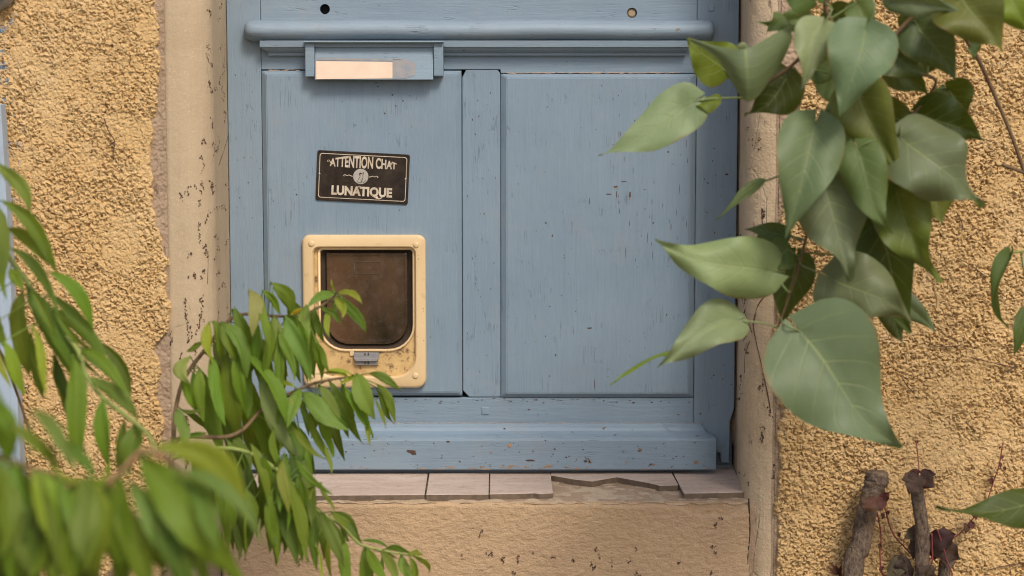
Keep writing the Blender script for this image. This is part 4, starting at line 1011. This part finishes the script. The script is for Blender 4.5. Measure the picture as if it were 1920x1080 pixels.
for i, (bx_, by_, tx_, ty_, wd, y0, y1, colr, fo, be, si, ro, tw_, bi, st) in enumerate(LV):
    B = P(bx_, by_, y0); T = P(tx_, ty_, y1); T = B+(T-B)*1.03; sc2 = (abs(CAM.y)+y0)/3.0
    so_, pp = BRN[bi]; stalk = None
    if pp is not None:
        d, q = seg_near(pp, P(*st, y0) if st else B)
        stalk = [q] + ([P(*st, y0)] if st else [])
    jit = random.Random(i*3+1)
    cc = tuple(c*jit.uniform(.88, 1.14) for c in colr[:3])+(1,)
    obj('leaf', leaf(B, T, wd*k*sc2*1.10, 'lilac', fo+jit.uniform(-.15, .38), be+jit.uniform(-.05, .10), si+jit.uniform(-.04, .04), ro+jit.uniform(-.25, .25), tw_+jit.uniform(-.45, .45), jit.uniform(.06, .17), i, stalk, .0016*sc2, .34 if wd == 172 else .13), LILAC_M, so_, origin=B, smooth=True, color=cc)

def folded_leaf(top, bot, Y, bulge, nu=18, nv=9):
    """a leaf seen with its blade bent over: the blade runs between two curved rims"""
    tp = smooth_path([P(x, y, Y+d) for x, y, d in top], 6); bt = smooth_path([P(x, y, Y+d) for x, y, d in bot], 6)
    m = len(tp); V = []; UV = []; F = []
    for i in range(m):
        u = i/(m-1)
        for j in range(nv+1):
            v = j/nv; p = tp[i].lerp(bt[i], v)
            p = p + Vector((0, -bulge*4*v*(1-v)*(.4+.6*math.sin(math.pi*u)) + .0035*math.sin(u*13)*v, 0))
            V.append(p); UV.append((u, .12+.85*v))
    for i in range(m-1):
        for j in range(nv): F.append((i*(nv+1)+j, (i+1)*(nv+1)+j, (i+1)*(nv+1)+j+1, i*(nv+1)+j+1))
    me = pydata(V, F, 'leaf'); uv = me.uv_layers.new(name='UVMap')
    li = np.empty(len(me.loops), dtype=np.int32); me.loops.foreach_get('vertex_index', li)
    uv.data.foreach_set('uv', np.array(UV, dtype=np.float32)[li].ravel()); return me
o = obj('leaf', folded_leaf([(1291, 70, .03), (1345, 86, .0), (1396, 92, -.02), (1440, 70, .0), (1482, 46, .03)], [(1294, 77, .03), (1348, 116, .01), (1402, 191, -.01), (1456, 132, .01), (1485, 76, .03)], -.57, .012), LILAC_M, S5, origin=P(1396, 92, -.57), smooth=True, color=GRY)
tag(o, 'broad grey green leaf folded over, top left of the spray')
# ---- peach
pc = thing('peach_tree', 'young peach tree with drooping narrow bright green leaves at the lower left', 'tree', (P(-250, 1000, -.95).x, -.95, 0))
tpx = P(-250, 1000, -.95).x
ptr = obj('trunk', tube_bm([(tpx, -.95, 0), (tpx+.01, -.95, .25), (tpx+.03, -.94, .55), (tpx+.02, -.93, .85), (tpx-.02, -.93, 1.2)], [.024, .02, .016, .012, .007], 9, None, 4, .05), BARK, pc, smooth=True)
A_, pa = br('branch', [(-240, 300, -.9), (-90, 370, -.78), (-20, 425, -.74), (20, 487, -.72), (55, 535, -.72), (90, 585, -.72), (118, 625, -.73), (146, 657, -.75), (165, 710, -.77), (197, 750, -.8), (245, 786, -.84), (280, 818, -.9), (292, 850, -.98)], GREEN_STEM, [6, 5, 5, 5, 4.6, 4.4, 4.2, 4.2, 4.4, 4.4, 4.4, 4, 3.5], pc)
B_, pb = br('branch', [(-240, 830, -1.2), (-40, 850, -1.28), (20, 866, -1.3), (95, 893, -1.32), (150, 906, -1.32), (200, 905, -1.32), (232, 880, -1.32), (262, 848, -1.32), (295, 850, -1.33), (330, 875, -1.35), (345, 892, -1.36)], PINK_STEM, [8, 7, 7, 7, 7, 7, 7, 6, 6, 5, 4], pc)
C_, pcc = br('branch', [(-150, 1180, -.9), (150, 1120, -.75), (300, 960, -.58), (322, 860, -.52), (326, 810, -.5), (329, 770, -.49), (341, 720, -.48), (358, 690, -.47), (385, 655, -.46), (420, 610, -.46), (450, 590, -.46), (500, 592, -.46), (560, 592, -.45), (605, 572, -.44), (628, 553, -.44)], BROWN_STEM, [7, 7, 6, 5, 4.5, 4.2, 4, 4, 4, 3.6, 3.2, 3, 2.6, 2.2, 2], pc)
D_, pd = br('branch', [(326, 830, -.51), (350, 818, -.5), (420, 820, -.5), (455, 806, -.49), (475, 785, -.48), (505, 755, -.47), (535, 742, -.46), (568, 727, -.45), (592, 718, -.45), (625, 711, -.44), (668, 705, -.44)], BROWN_STEM, [4.5, 4.2, 4.2, 4, 3.6, 3.4, 3, 3, 3, 2.6, 2], pc)
E_, pe = br('branch', [(322, 860, -.52), (400, 840, -.53), (470, 850, -.54), (530, 890, -.54), (575, 935, -.54), (600, 960, -.53), (640, 985, -.52), (668, 1015, -.51), (690, 1026, -.51), (730, 1035, -.5), (768, 1041, -.5), (792, 1047, -.5)], GREEN_STEM, [4, 4, 4, 3.6, 3.4, 3.2, 3, 2.8, 2.4, 2.2, 2, 1.5], pc)
obj('branch', tube_bm([(tpx+.02, -.93, .85), P(-240, 300, -.9)], [.009, .006], 7), BROWN_STEM, pc, smooth=True)
obj('branch', tube_bm([(tpx+.03, -.94, .55), P(-240, 830, -1.2)], [.01, .006], 7), BROWN_STEM, pc, smooth=True)
obj('branch', tube_bm([(tpx+.01, -.95, .25), P(-150, 1180, -.9)], [.01, .007], 7), BROWN_STEM, pc, smooth=True)
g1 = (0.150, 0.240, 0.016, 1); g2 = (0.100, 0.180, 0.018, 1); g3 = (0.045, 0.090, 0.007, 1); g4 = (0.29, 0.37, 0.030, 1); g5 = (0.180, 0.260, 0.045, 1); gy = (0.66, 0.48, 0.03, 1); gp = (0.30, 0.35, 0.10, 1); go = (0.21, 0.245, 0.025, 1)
PL = [  # branch, bx,by,tx,ty,w,colour, bend, side
 ('A', -8, 306, 44, 382, 34, g5, .05, -.12), ('A', 2, 376, 90, 490, 36, g1, .05, -.14), ('A', -5, 385, 6, 515, 52, g5, .05, .05), ('A', 16, 428, 92, 500, 36, g1, .0, -.06),
 ('A', 20, 465, 92, 562, 28, g5, .0, -.08), ('A', 92, 510, 166, 606, 32, g1, .05, -.12), ('A', 96, 550, 190, 684, 34, g2, .05, -.06), ('A', 100, 576, 172, 652, 26, g3, 0, -.05),
 ('A', 52, 536, 126, 700, 60, g2, .06, -.04), ('A', 42, 545, 52, 678, 44, g2, .05, .08), ('A', 18, 503, 42, 538, 26, g1, 0, 0), ('A', 62, 612, 82, 722, 20, g4, 0, 0), ('A', 62, 640, 78, 728, 28, g3, 0, 0),
 ('A', 8, 640, 42, 728, 34, g4, .05, .05), ('A', 185, 640, 233, 728, 32, g3, .0, -.08), ('A', 150, 652, 216, 724, 34, g2, .0, -.05), ('A', 136, 665, 152, 846, 58, g1, .05, .0), ('A', 100, 662, 122, 765, 28, g3, 0, .03),
 ('A', 168, 707, 249, 782, 38, g5, .0, -.10), ('A', 192, 746, 202, 876, 50, g1, .05, 0), ('A', 234, 786, 226, 880, 28, g2, 0, 0), ('A', 256, 792, 244, 876, 62, g2, .03, .0), ('A', -6, 440, 10, 545, 26, g1, 0, .05), ('A', 60, 545, 100, 620, 22, g1, 0, .0),
 ('A', -20, 560, 6, 640, 30, g2, 0, .05), ('A', 110, 600, 130, 690, 22, g3, 0, 0), ('A', -30, 620, 12, 710, 24, g4, 0, .0),
 ('B', 60, 770, 132, 872, 42, g5, .05, -.12), ('B', 102, 812, 170, 896, 40, g2, .0, -.08), ('B', 16, 790, 104, 884, 36, g1, .0, -.05), ('B', 292, 836, 446, 962, 74, g4, .08, -.22), ('B', 330, 880, 470, 1004, 50, g5, .06, -.10),
 ('B', 262, 856, 424, 1060, 100, g1, .06, -.06), ('B', 242, 900, 334, 1100, 78, g5, .06, -.05), ('B', 216, 905, 268, 1100, 74, g1, .05, 0), ('B', 78, 905, 62, 1045, 60, g5, .06, .06), ('B', 104, 900, 112, 1010, 62, g2, .05, 0),
 ('B', -14, 866, 12, 935, 34, g5, .0, 0), ('B', 10, 900, 22, 1100, 66, g2, .04, 0), ('B', 132, 905, 136, 1100, 66, g1, .05, 0), ('B', 182, 922, 184, 985, 34, g4, .1, .1), ('B', 20, 930, -8, 1095, 50, g3, 0, 0), ('B', 284, 905, 384, 1090, 66, g3, .03, -.05),
 ('B', 150, 905, 165, 1060, 60, g3, .0, 0), ('B', 50, 890, 90, 1080, 64, g3, .0, 0), ('B', 200, 900, 215, 1040, 60, g3, 0, 0), ('B', 230, 1000, 240, 1110, 60, g2, 0, 0), ('B', 175, 895, 110, 872, 14, g4, .1, -.2), ('B', 165, 905, 200, 870, 30, g4, .1, .3), ('B', 10, 760, 20, 850, 50, g1, .0, 0), ('B', -10, 720, 10, 800, 40, g1, 0, 0),
 ('B', 300, 950, 350, 1110, 60, g2, .0, 0), ('B', -10, 980, 30, 1110, 60, g3, 0, 0), ('B', 95, 1000, 60, 1075, 30, g4, 0, 0), ('B', 100, 1045, 108, 1100, 30, g4, 0, 0), ('B', 340, 890, 400, 1010, 56, g2, .05, -.1), ('B', 20, 866, 60, 960, 46, g3, 0, 0), ('B', 120, 930, 100, 1050, 56, g3, 0, 0), ('B', 270, 940, 300, 1060, 64, g3, 0, 0), ('B', 150, 990, 180, 1110, 64, g3, 0, 0), ('B', 40, 1000, 50, 1110, 60, g3, 0, 0), ('B', 360, 1000, 345, 1100, 50, g3, 0, 0),
 ('C', 357, 668, 360, 716, 30, gp, .2, .35), ('C', 380, 641, 354, 656, 16, g5, 0, 0), ('C', 362, 698, 407, 824, 44, g2, .05, .0), ('C', 342, 702, 367, 764, 26, g1, 0, 0), ('C', 393, 603, 397, 672, 25, g4, .08, .05), ('C', 394, 667, 417, 770, 36, g1, 0, .04),
 ('C', 412, 606, 456, 694, 50, g5, .15, -.12), ('C', 440, 576, 476, 690, 42, g2, .06, -.04), ('C', 466, 543, 472, 618, 30, gp, .15, -.1), ('C', 490, 552, 507, 645, 26, g1, .05, 0), ('C', 507, 530, 540, 584, 26, g1, .1, -.25), ('C', 492, 545, 520, 582, 24, g1, .05, -.1),
 ('C', 426, 656, 446, 836, 46, g1, .05, .0), ('C', 412, 742, 442, 874, 30, g3, 0, 0), ('C', 456, 690, 500, 892, 58, g2, .05, -.03), ('C', 462, 660, 530, 794, 36, g1, .05, -.05), ('C', 486, 706, 554, 832, 32, gp, .06, .05), ('C', 470, 620, 505, 690, 34, g2, 0, 0),
 ('C', 492, 604, 486, 677, 9, gp, .0, -.28), ('C', 514, 592, 521, 656, 24, g5, 0, 0), ('C', 522, 622, 532, 728, 30, g1, 0, .0), ('C', 527, 612, 556, 694, 24, g3, 0, 0), ('C', 534, 592, 573, 694, 42, g5, .05, -.03), ('C', 574, 571, 579, 645, 32, g5, .05, .05), ('C', 584, 622, 590, 700, 26, g3, .0, 0),
 ('C', 592, 640, 616, 692, 15, g1, 0, -.05), ('C', 590, 576, 604, 634, 20, g2, 0, 0), ('C', 626, 551, 585, 573, 22, g5, .05, .06), ('C', 602, 576, 633, 603, 19, g5, .05, -.1), ('C', 630, 556, 641, 590, 22, g4, .05, -.08), ('C', 634, 548, 671, 567, 19, g4, .05, -.12), ('C', 638, 554, 678, 614, 22, g2, .05, -.03), ('C', 627, 549, 622, 526, 6, g4, 0, 0),
 ('C', 545, 590, 565, 578, 14, gy, .05, .1), ('C', 545, 560, 560, 640, 24, g2, 0, 0), ('C', 505, 600, 500, 700, 28, g1, 0, 0), ('C', 480, 600, 470, 690, 30, g3, 0, 0), ('C', 420, 620, 405, 700, 26, g3, 0, 0), ('C', 612, 582, 618, 625, 14, g4, 0, 0), ('C', 400, 640, 440, 740, 34, g3, 0, 0), ('C', 445, 640, 460, 760, 36, g1, 0, 0),
 ('C', 331, 768, 346, 824, 32, g5, .05, .0), ('C', 341, 768, 386, 810, 17, g3, .05, -.12), ('C', 338, 767, 376, 766, 11, g5, .0, .1), ('C', 350, 818, 382, 812, 13, g2, 0, 0), ('C', 505, 640, 530, 700, 24, g3, 0, 0), ('C', 560, 600, 575, 660, 22, g1, 0, 0), ('C', 373, 690, 380, 770, 30, g1, 0, 0),
 ('D', 563, 728, 541, 793, 34, g5, .06, .05), ('D', 566, 735, 640, 795, 42, g5, .05, .06), ('D', 600, 722, 634, 776, 26, g5, .0, 0), ('D', 604, 764, 622, 841, 30, g1, .04, 0), ('D', 561, 746, 577, 808, 20, g3, 0, 0), ('D', 580, 770, 612, 850, 16, go, 0, .05), ('D', 610, 835, 619, 880, 12, go, 0, 0),
 ('D', 616, 714, 673, 819, 30, g2, .04, -.04), ('D', 646, 724, 689, 805, 28, g1, .04, -.03), ('D', 668, 699, 697, 770, 46, g5, .06, .03), ('D', 690, 700, 742, 727, 22, g5, .05, -.06), ('D', 706, 720, 736, 782, 20, g1, .03, -.08), ('D', 705, 750, 721, 798, 10, g1, 0, -.05), ('D', 688, 770, 693, 830, 12, go, 0, 0),
 ('D', 660, 702, 617, 697, 9, g4, .0, .12), ('D', 655, 712, 598, 703, 14, g4, .0, .1), ('D', 555, 727, 510, 716, 11, g4, .0, .1), ('D', 546, 788, 573, 876, 38, g2, .04, -.04), ('D', 576, 838, 584, 892, 14, g1, 0, 0), ('D', 514, 800, 531, 884, 22, go, .03, .05), ('D', 530, 745, 525, 830, 26, g1, 0, 0), ('D', 632, 770, 650, 812, 14, g2, 0, 0),
 ('D', 545, 800, 600, 850, 16, g1, 0, 0), ('D', 590, 740, 585, 805, 22, g3, 0, 0), ('D', 500, 760, 520, 830, 30, g3, 0, 0), ('D', 640, 715, 655, 790, 22, g3, 0, 0), ('D', 480, 800, 500, 870, 30, g3, 0, 0), ('D', 440, 815, 465, 880, 36, g2, 0, 0), ('D', 425, 825, 450, 880, 30, g5, 0, 0), ('D', 672, 703, 640, 720, 12, g4, 0, 0), ('D', 560, 800, 588, 880, 22, g3, 0, 0),
 ('E', 470, 832, 502, 948, 34, g1, .04, -.03), ('E', 512, 880, 523, 996, 36, g2, .04, 0), ('E', 536, 888, 574, 1036, 34, g1, .04, -.03), ('E', 484, 928, 514, 1030, 28, g3, .0, 0), ('E', 516, 940, 517, 1044, 26, g3, 0, 0), ('E', 540, 932, 546, 1002, 22, g3, 0, 0), ('E', 462, 918, 479, 968, 24, g1, 0, 0), ('E', 461, 955, 466, 1032, 8, g1, 0, 0),
 ('E', 562, 886, 580, 970, 28, g3, 0, 0), ('E', 552, 858, 612, 916, 20, g1, .0, .05), ('E', 600, 905, 623, 948, 12, g1, 0, 0), ('E', 585, 912, 592, 955, 17, g4, 0, 0), ('E', 565, 970, 573, 1040, 17, g1, 0, 0), ('E', 590, 958, 594, 1050, 26, g2, 0, 0), ('E', 592, 1020, 608, 1090, 7, g4, 0, 0), ('E', 442, 930, 446, 1028, 22, g3, 0, 0), ('E', 420, 860, 440, 950, 40, g3, 0, 0), ('E', 455, 850, 470, 940, 36, g3, 0, 0), ('E', 495, 850, 510, 930, 36, g3, 0, 0), ('E', 545, 850, 560, 930, 30, g3, 0, 0), ('E', 500, 880, 490, 985, 30, g2, 0, 0), ('E', 385, 845, 420, 960, 40, g3, 0, 0), ('E', 360, 850, 390, 930, 36, g2, 0, 0), ('E', 405, 880, 425, 1000, 34, g2, 0, 0), ('E', 530, 860, 540, 950, 28, go, 0, 0), ('E', 560, 935, 566, 1020, 20, g2, 0, 0),
 ('E', 602, 958, 638, 1048, 34, g5, .04, -.02), ('E', 624, 960, 672, 1012, 26, g2, .04, -.14), ('E', 619, 1000, 621, 1078, 14, g4, 0, .04), ('E', 648, 1014, 651, 1092, 32, g1, .04, 0), ('E', 682, 1027, 692, 1108, 34, g2, .04, 0), ('E', 688, 1028, 722, 1085, 22, g1, 0, 0), ('E', 714, 1035, 748, 1092, 28, g5, .04, -.05), ('E', 752, 1041, 772, 1098, 34, g5, .04, -.03), ('E', 678, 1013, 722, 1028, 10, g2, 0, -.12), ('E', 722, 1030, 764, 1037, 15, g2, 0, -.16), ('E', 764, 1040, 790, 1042, 22, go, .1, -.1), ('E', 776, 1042, 802, 1072, 13, g4, 0, -.1), ('E', 636, 984, 652, 1012, 11, g3, 0, 0), ('E', 768, 1044, 779, 1090, 18, g1, 0, -.08), ('E', 716, 1040, 722, 1095, 12, g3, 0, 0), ('E', 700, 1030, 740, 1045, 8, g3, 0, 0),
]
for _ in range(18):
    _q = random.Random(1900+_); x_ = _q.uniform(-10, 330); y_ = 866+30*math.sin(x_/110)
    PL.append(('B', x_, y_, x_+_q.uniform(-15, 60), y_+_q.uniform(120, 215), _q.uniform(40, 64), _q.choice([g1, g5, g4, g1]), _q.uniform(.02, .1), _q.uniform(-.1, .06)))
for _ in range(20):
    _q = random.Random(900+_); x_ = _q.uniform(428, 578); y_ = _q.uniform(845, 930)
    PL.append(('E', x_, y_, x_+_q.uniform(-12, 22), y_+_q.uniform(80, 115), _q.uniform(22, 34), _q.choice([g3, g3, g2]), _q.uniform(0, .06), _q.uniform(-.06, .06)))
NPL = len(PL); _r = random.Random(77)
for q in list(PL):                              # a second, slightly deeper layer of leaves
    if (q[0] in 'CDE' or (q[0] == 'A' and q[1] > 20)) and q[5] >= 20 and q[5] <= 60 and q[6] is not gp and _r.random() < (.60 if q[0] != 'A' else .35):
        dx, dy = _r.uniform(-14, 14), _r.uniform(-4, 16)
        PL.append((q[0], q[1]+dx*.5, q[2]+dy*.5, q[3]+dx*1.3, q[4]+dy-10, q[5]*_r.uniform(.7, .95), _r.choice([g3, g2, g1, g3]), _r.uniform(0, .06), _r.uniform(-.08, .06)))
print('peach leaves', len(PL))
BR = {'A': (A_, pa), 'B': (B_, pb), 'C': (C_, pcc), 'D': (D_, pd), 'E': (E_, pe)}
for i, (bk, bx_, by_, tx_, ty_, wd, colr, be, si) in enumerate(PL):
    so_, pp = BR[bk]; jit = random.Random(i*7+5)
    mp = pp[len(pp)//2].y
    # depth: leave the branch at its own depth where it passes, dark leaves a little behind
    ys_ = [q for q in pp]
    near = min(pp, key=lambda q: (P(bx_, by_, q.y)-q).length)
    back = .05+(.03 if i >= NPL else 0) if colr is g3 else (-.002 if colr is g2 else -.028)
    y0 = near.y + back + jit.uniform(-.012, .012); y1 = y0 + jit.uniform(-.035, .015)
    B = P(bx_, by_, y0); T = P(tx_, ty_, y1); T = B+(T-B)*jit.uniform(1.12, 1.27); sc2 = (3.0+y0)/3.0
    d, q = seg_near(pp, B)
    stalk = [q] if d < .09 else None
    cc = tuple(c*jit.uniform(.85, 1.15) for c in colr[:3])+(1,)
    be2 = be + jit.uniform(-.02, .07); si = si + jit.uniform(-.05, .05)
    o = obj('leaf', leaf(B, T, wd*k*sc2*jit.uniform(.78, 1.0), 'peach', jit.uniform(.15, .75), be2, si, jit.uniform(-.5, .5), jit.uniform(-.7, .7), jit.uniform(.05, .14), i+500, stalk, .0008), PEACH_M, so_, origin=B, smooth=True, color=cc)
    if colr is gy: tag(o, 'yellowed leaf')
# dry brown twig by the shutter
tw_o, _ = br('branch', [(-30, 600, -.72), (10, 680, -.5), (32, 738, -.42), (48, 785, -.40), (60, 822, -.40)], BROWN_STEM, [3, 3, 2.6, 2.4, 2], pc); tag(tw_o, 'dry bare twig')

# ---- pruned stems with red creeper
st_ = thing('pruned_shrub', 'three sawn off bare grey stems standing against the right wall', 'shrub', P(1700, 1300, DW-.06))
zbase = 0.0
def stem(pts, rad, lab=None):
    base = Vector((P(pts[0][0], pts[0][1], pts[0][2]).x-.01, pts[0][2], 0))
    W = [base] + [P(*p) for p in pts]; rad = [rad[0]]+list(rad)
    bm = tube_bm(W, [r*k for r in rad], 14, None, 7, .10)
    o = obj('stem', bm, BARK, st_, smooth=True)
    if lab: tag(o, lab)
stem([(1597, 1095, DW-.05), (1612, 1025, DW-.05), (1624, 965, DW-.05), (1637, 920, DW-.055), (1643, 900, DW-.055), (1644, 884, DW-.055)], [18, 17.5, 17, 19, 21, 18], 'thick stem with a sawn knob on top')
stem([(1727, 1095, DW-.07), (1729, 1000, DW-.07), (1722, 940, DW-.07), (1717, 905, DW-.07), (1715, 893, DW-.07)], [13, 12.5, 11.5, 11, 9], 'straight middle stem topped by two purple leaves')
stem([(1768, 1095, DW-.05), (1778, 1060, DW-.05), (1788, 1030, DW-.05)], [11, 9.5, 9], 'short thin stem')
cr = thing('red_creeper', 'dark red creeper with purple leaves climbing the sawn stems by the wall', 'creeper', P(1690, 1200, DW-.04))
RED = plain('red_vine', (0.24, 0.05, 0.05), .6, .3, 100); VIO = (0.060, 0.028, 0.034, 1); MAR = (0.085, 0.022, 0.026, 1); GRV = (0.085, 0.06, 0.05, 1)
def vine(pl_, r, Y=DW-.03):
    pts = [P(x, y, Y) for x, y in pl_]
    return obj('vine', tube_bm(pts, r*k, 6, None, 4), RED, cr, origin=pts[0], smooth=True)
V1 = vine([(1712, 1300), (1715, 1180), (1712, 1090), (1660, 1085), (1650, 1040), (1652, 1005), (1645, 960)], 1.3)
V2 = vine([(1715, 1046), (1698, 1028), (1678, 1006), (1668, 985), (1660, 955), (1652, 935)], 1.4)
V3 = vine([(1712, 1090), (1745, 1060), (1748, 1030), (1747, 1000)], 1.4, DW-.075)
V4 = vine([(1712, 1090), (1782, 1085), (1775, 1050), (1765, 1015), (1757, 992)], 1.2, DW-.08)
V5 = vine([(1712, 1090), (1760, 1030), (1800, 1000), (1822, 975), (1848, 945), (1862, 905), (1874, 870), (1880, 830)], 1.1, DW-.02)
V6 = vine([(1720, 893), (1723, 880), (1721, 855), (1718, 828)], 1.0, DW-.075)
def ivy(px, py, tx_, ty_, wd, colr, par, Y, roll=0., fold=.3):
    B = P(px, py, Y); T = P(tx_, ty_, Y-.008)
    obj('leaf', leaf(B, T, wd*k, 'ivy', fold, .08, 0, roll, .2, .12, int(px*3+py), [B-(T-B)*.2], .0006), CREEP_M, par, origin=B, smooth=True, color=colr)
ivy(1720, 895, 1704, 928, 34, VIO, V6, DW-.095); ivy(1716, 892, 1690, 900, 24, VIO, V6, DW-.09); ivy(1726, 893, 1752, 914, 32, VIO, V6, DW-.095); ivy(1730, 888, 1755, 890, 20, VIO, V6, DW-.09); ivy(1722, 886, 1710, 880, 10, MAR, V6, DW-.09)
ivy(1650, 942, 1614, 950, 30, MAR, V2, DW-.085); ivy(1652, 938, 1668, 922, 20, MAR, V2, DW-.08); ivy(1655, 940, 1640, 958, 22, MAR, V2, DW-.085)
ivy(1725, 995, 1695, 1012, 30, GRV, V3, DW-.05); ivy(1730, 1005, 1712, 1050, 40, GRV, V3, DW-.045)
ivy(1752, 1015, 1792, 1000, 40, VIO, V4, DW-.075); ivy(1758, 1020, 1800, 1050, 44, VIO, V4, DW-.065); ivy(1750, 1010, 1752, 1050, 40, MAR, V3, DW-.055); ivy(1770, 1005, 1768, 988, 22, MAR, V4, DW-.07)
ivy(1690, 1055, 1662, 1085, 34, GRV, V1, DW-.05); ivy(1685, 1052, 1712, 1090, 36, GRV, V1, DW-.05); ivy(1688, 1070, 1695, 1048, 26, GRV, V1, DW-.055)
ivy(1740, 1065, 1752, 1080, 22, VIO, V3, DW-.08); ivy(1735, 1060, 1722, 1075, 18, VIO, V3, DW-.08)
for (px, py, s, par) in ((1875, 872, 9, V5), (1880, 858, 6, V5), (1858, 903, 11, V5), (1824, 962, 15, V5), (1830, 968, 12, V5), (1813, 990, 17, V5), (1822, 985, 14, V5), (1884, 880, 7, V5), (1650, 1024, 9, V1), (1654, 1068, 10, V1), (1687, 1003, 8, V2), (1655, 968, 10, V2), (1665, 962, 7, V2), (1642, 965, 8, V2), (1718, 830, 6, V6), (1875, 840, 5, V5)):
    ivy(px, py-s*.4, px+random.uniform(-3, 3), py+s*.6, s*1.0, MAR, par, DW-.03, random.uniform(-.5, .5), .5)
# scrubby reddish sprig in the corner
V7 = vine([(1712, 1180), (1600, 1110), (1580, 1082), (1570, 1068)], 1.2, DW-.03)
for tx_, ty_ in ((1548, 1060), (1556, 1052), (1566, 1056), (1552, 1072), (1578, 1058)): ivy(1574, 1076, tx_, ty_, 6, MAR, V7, DW-.03)
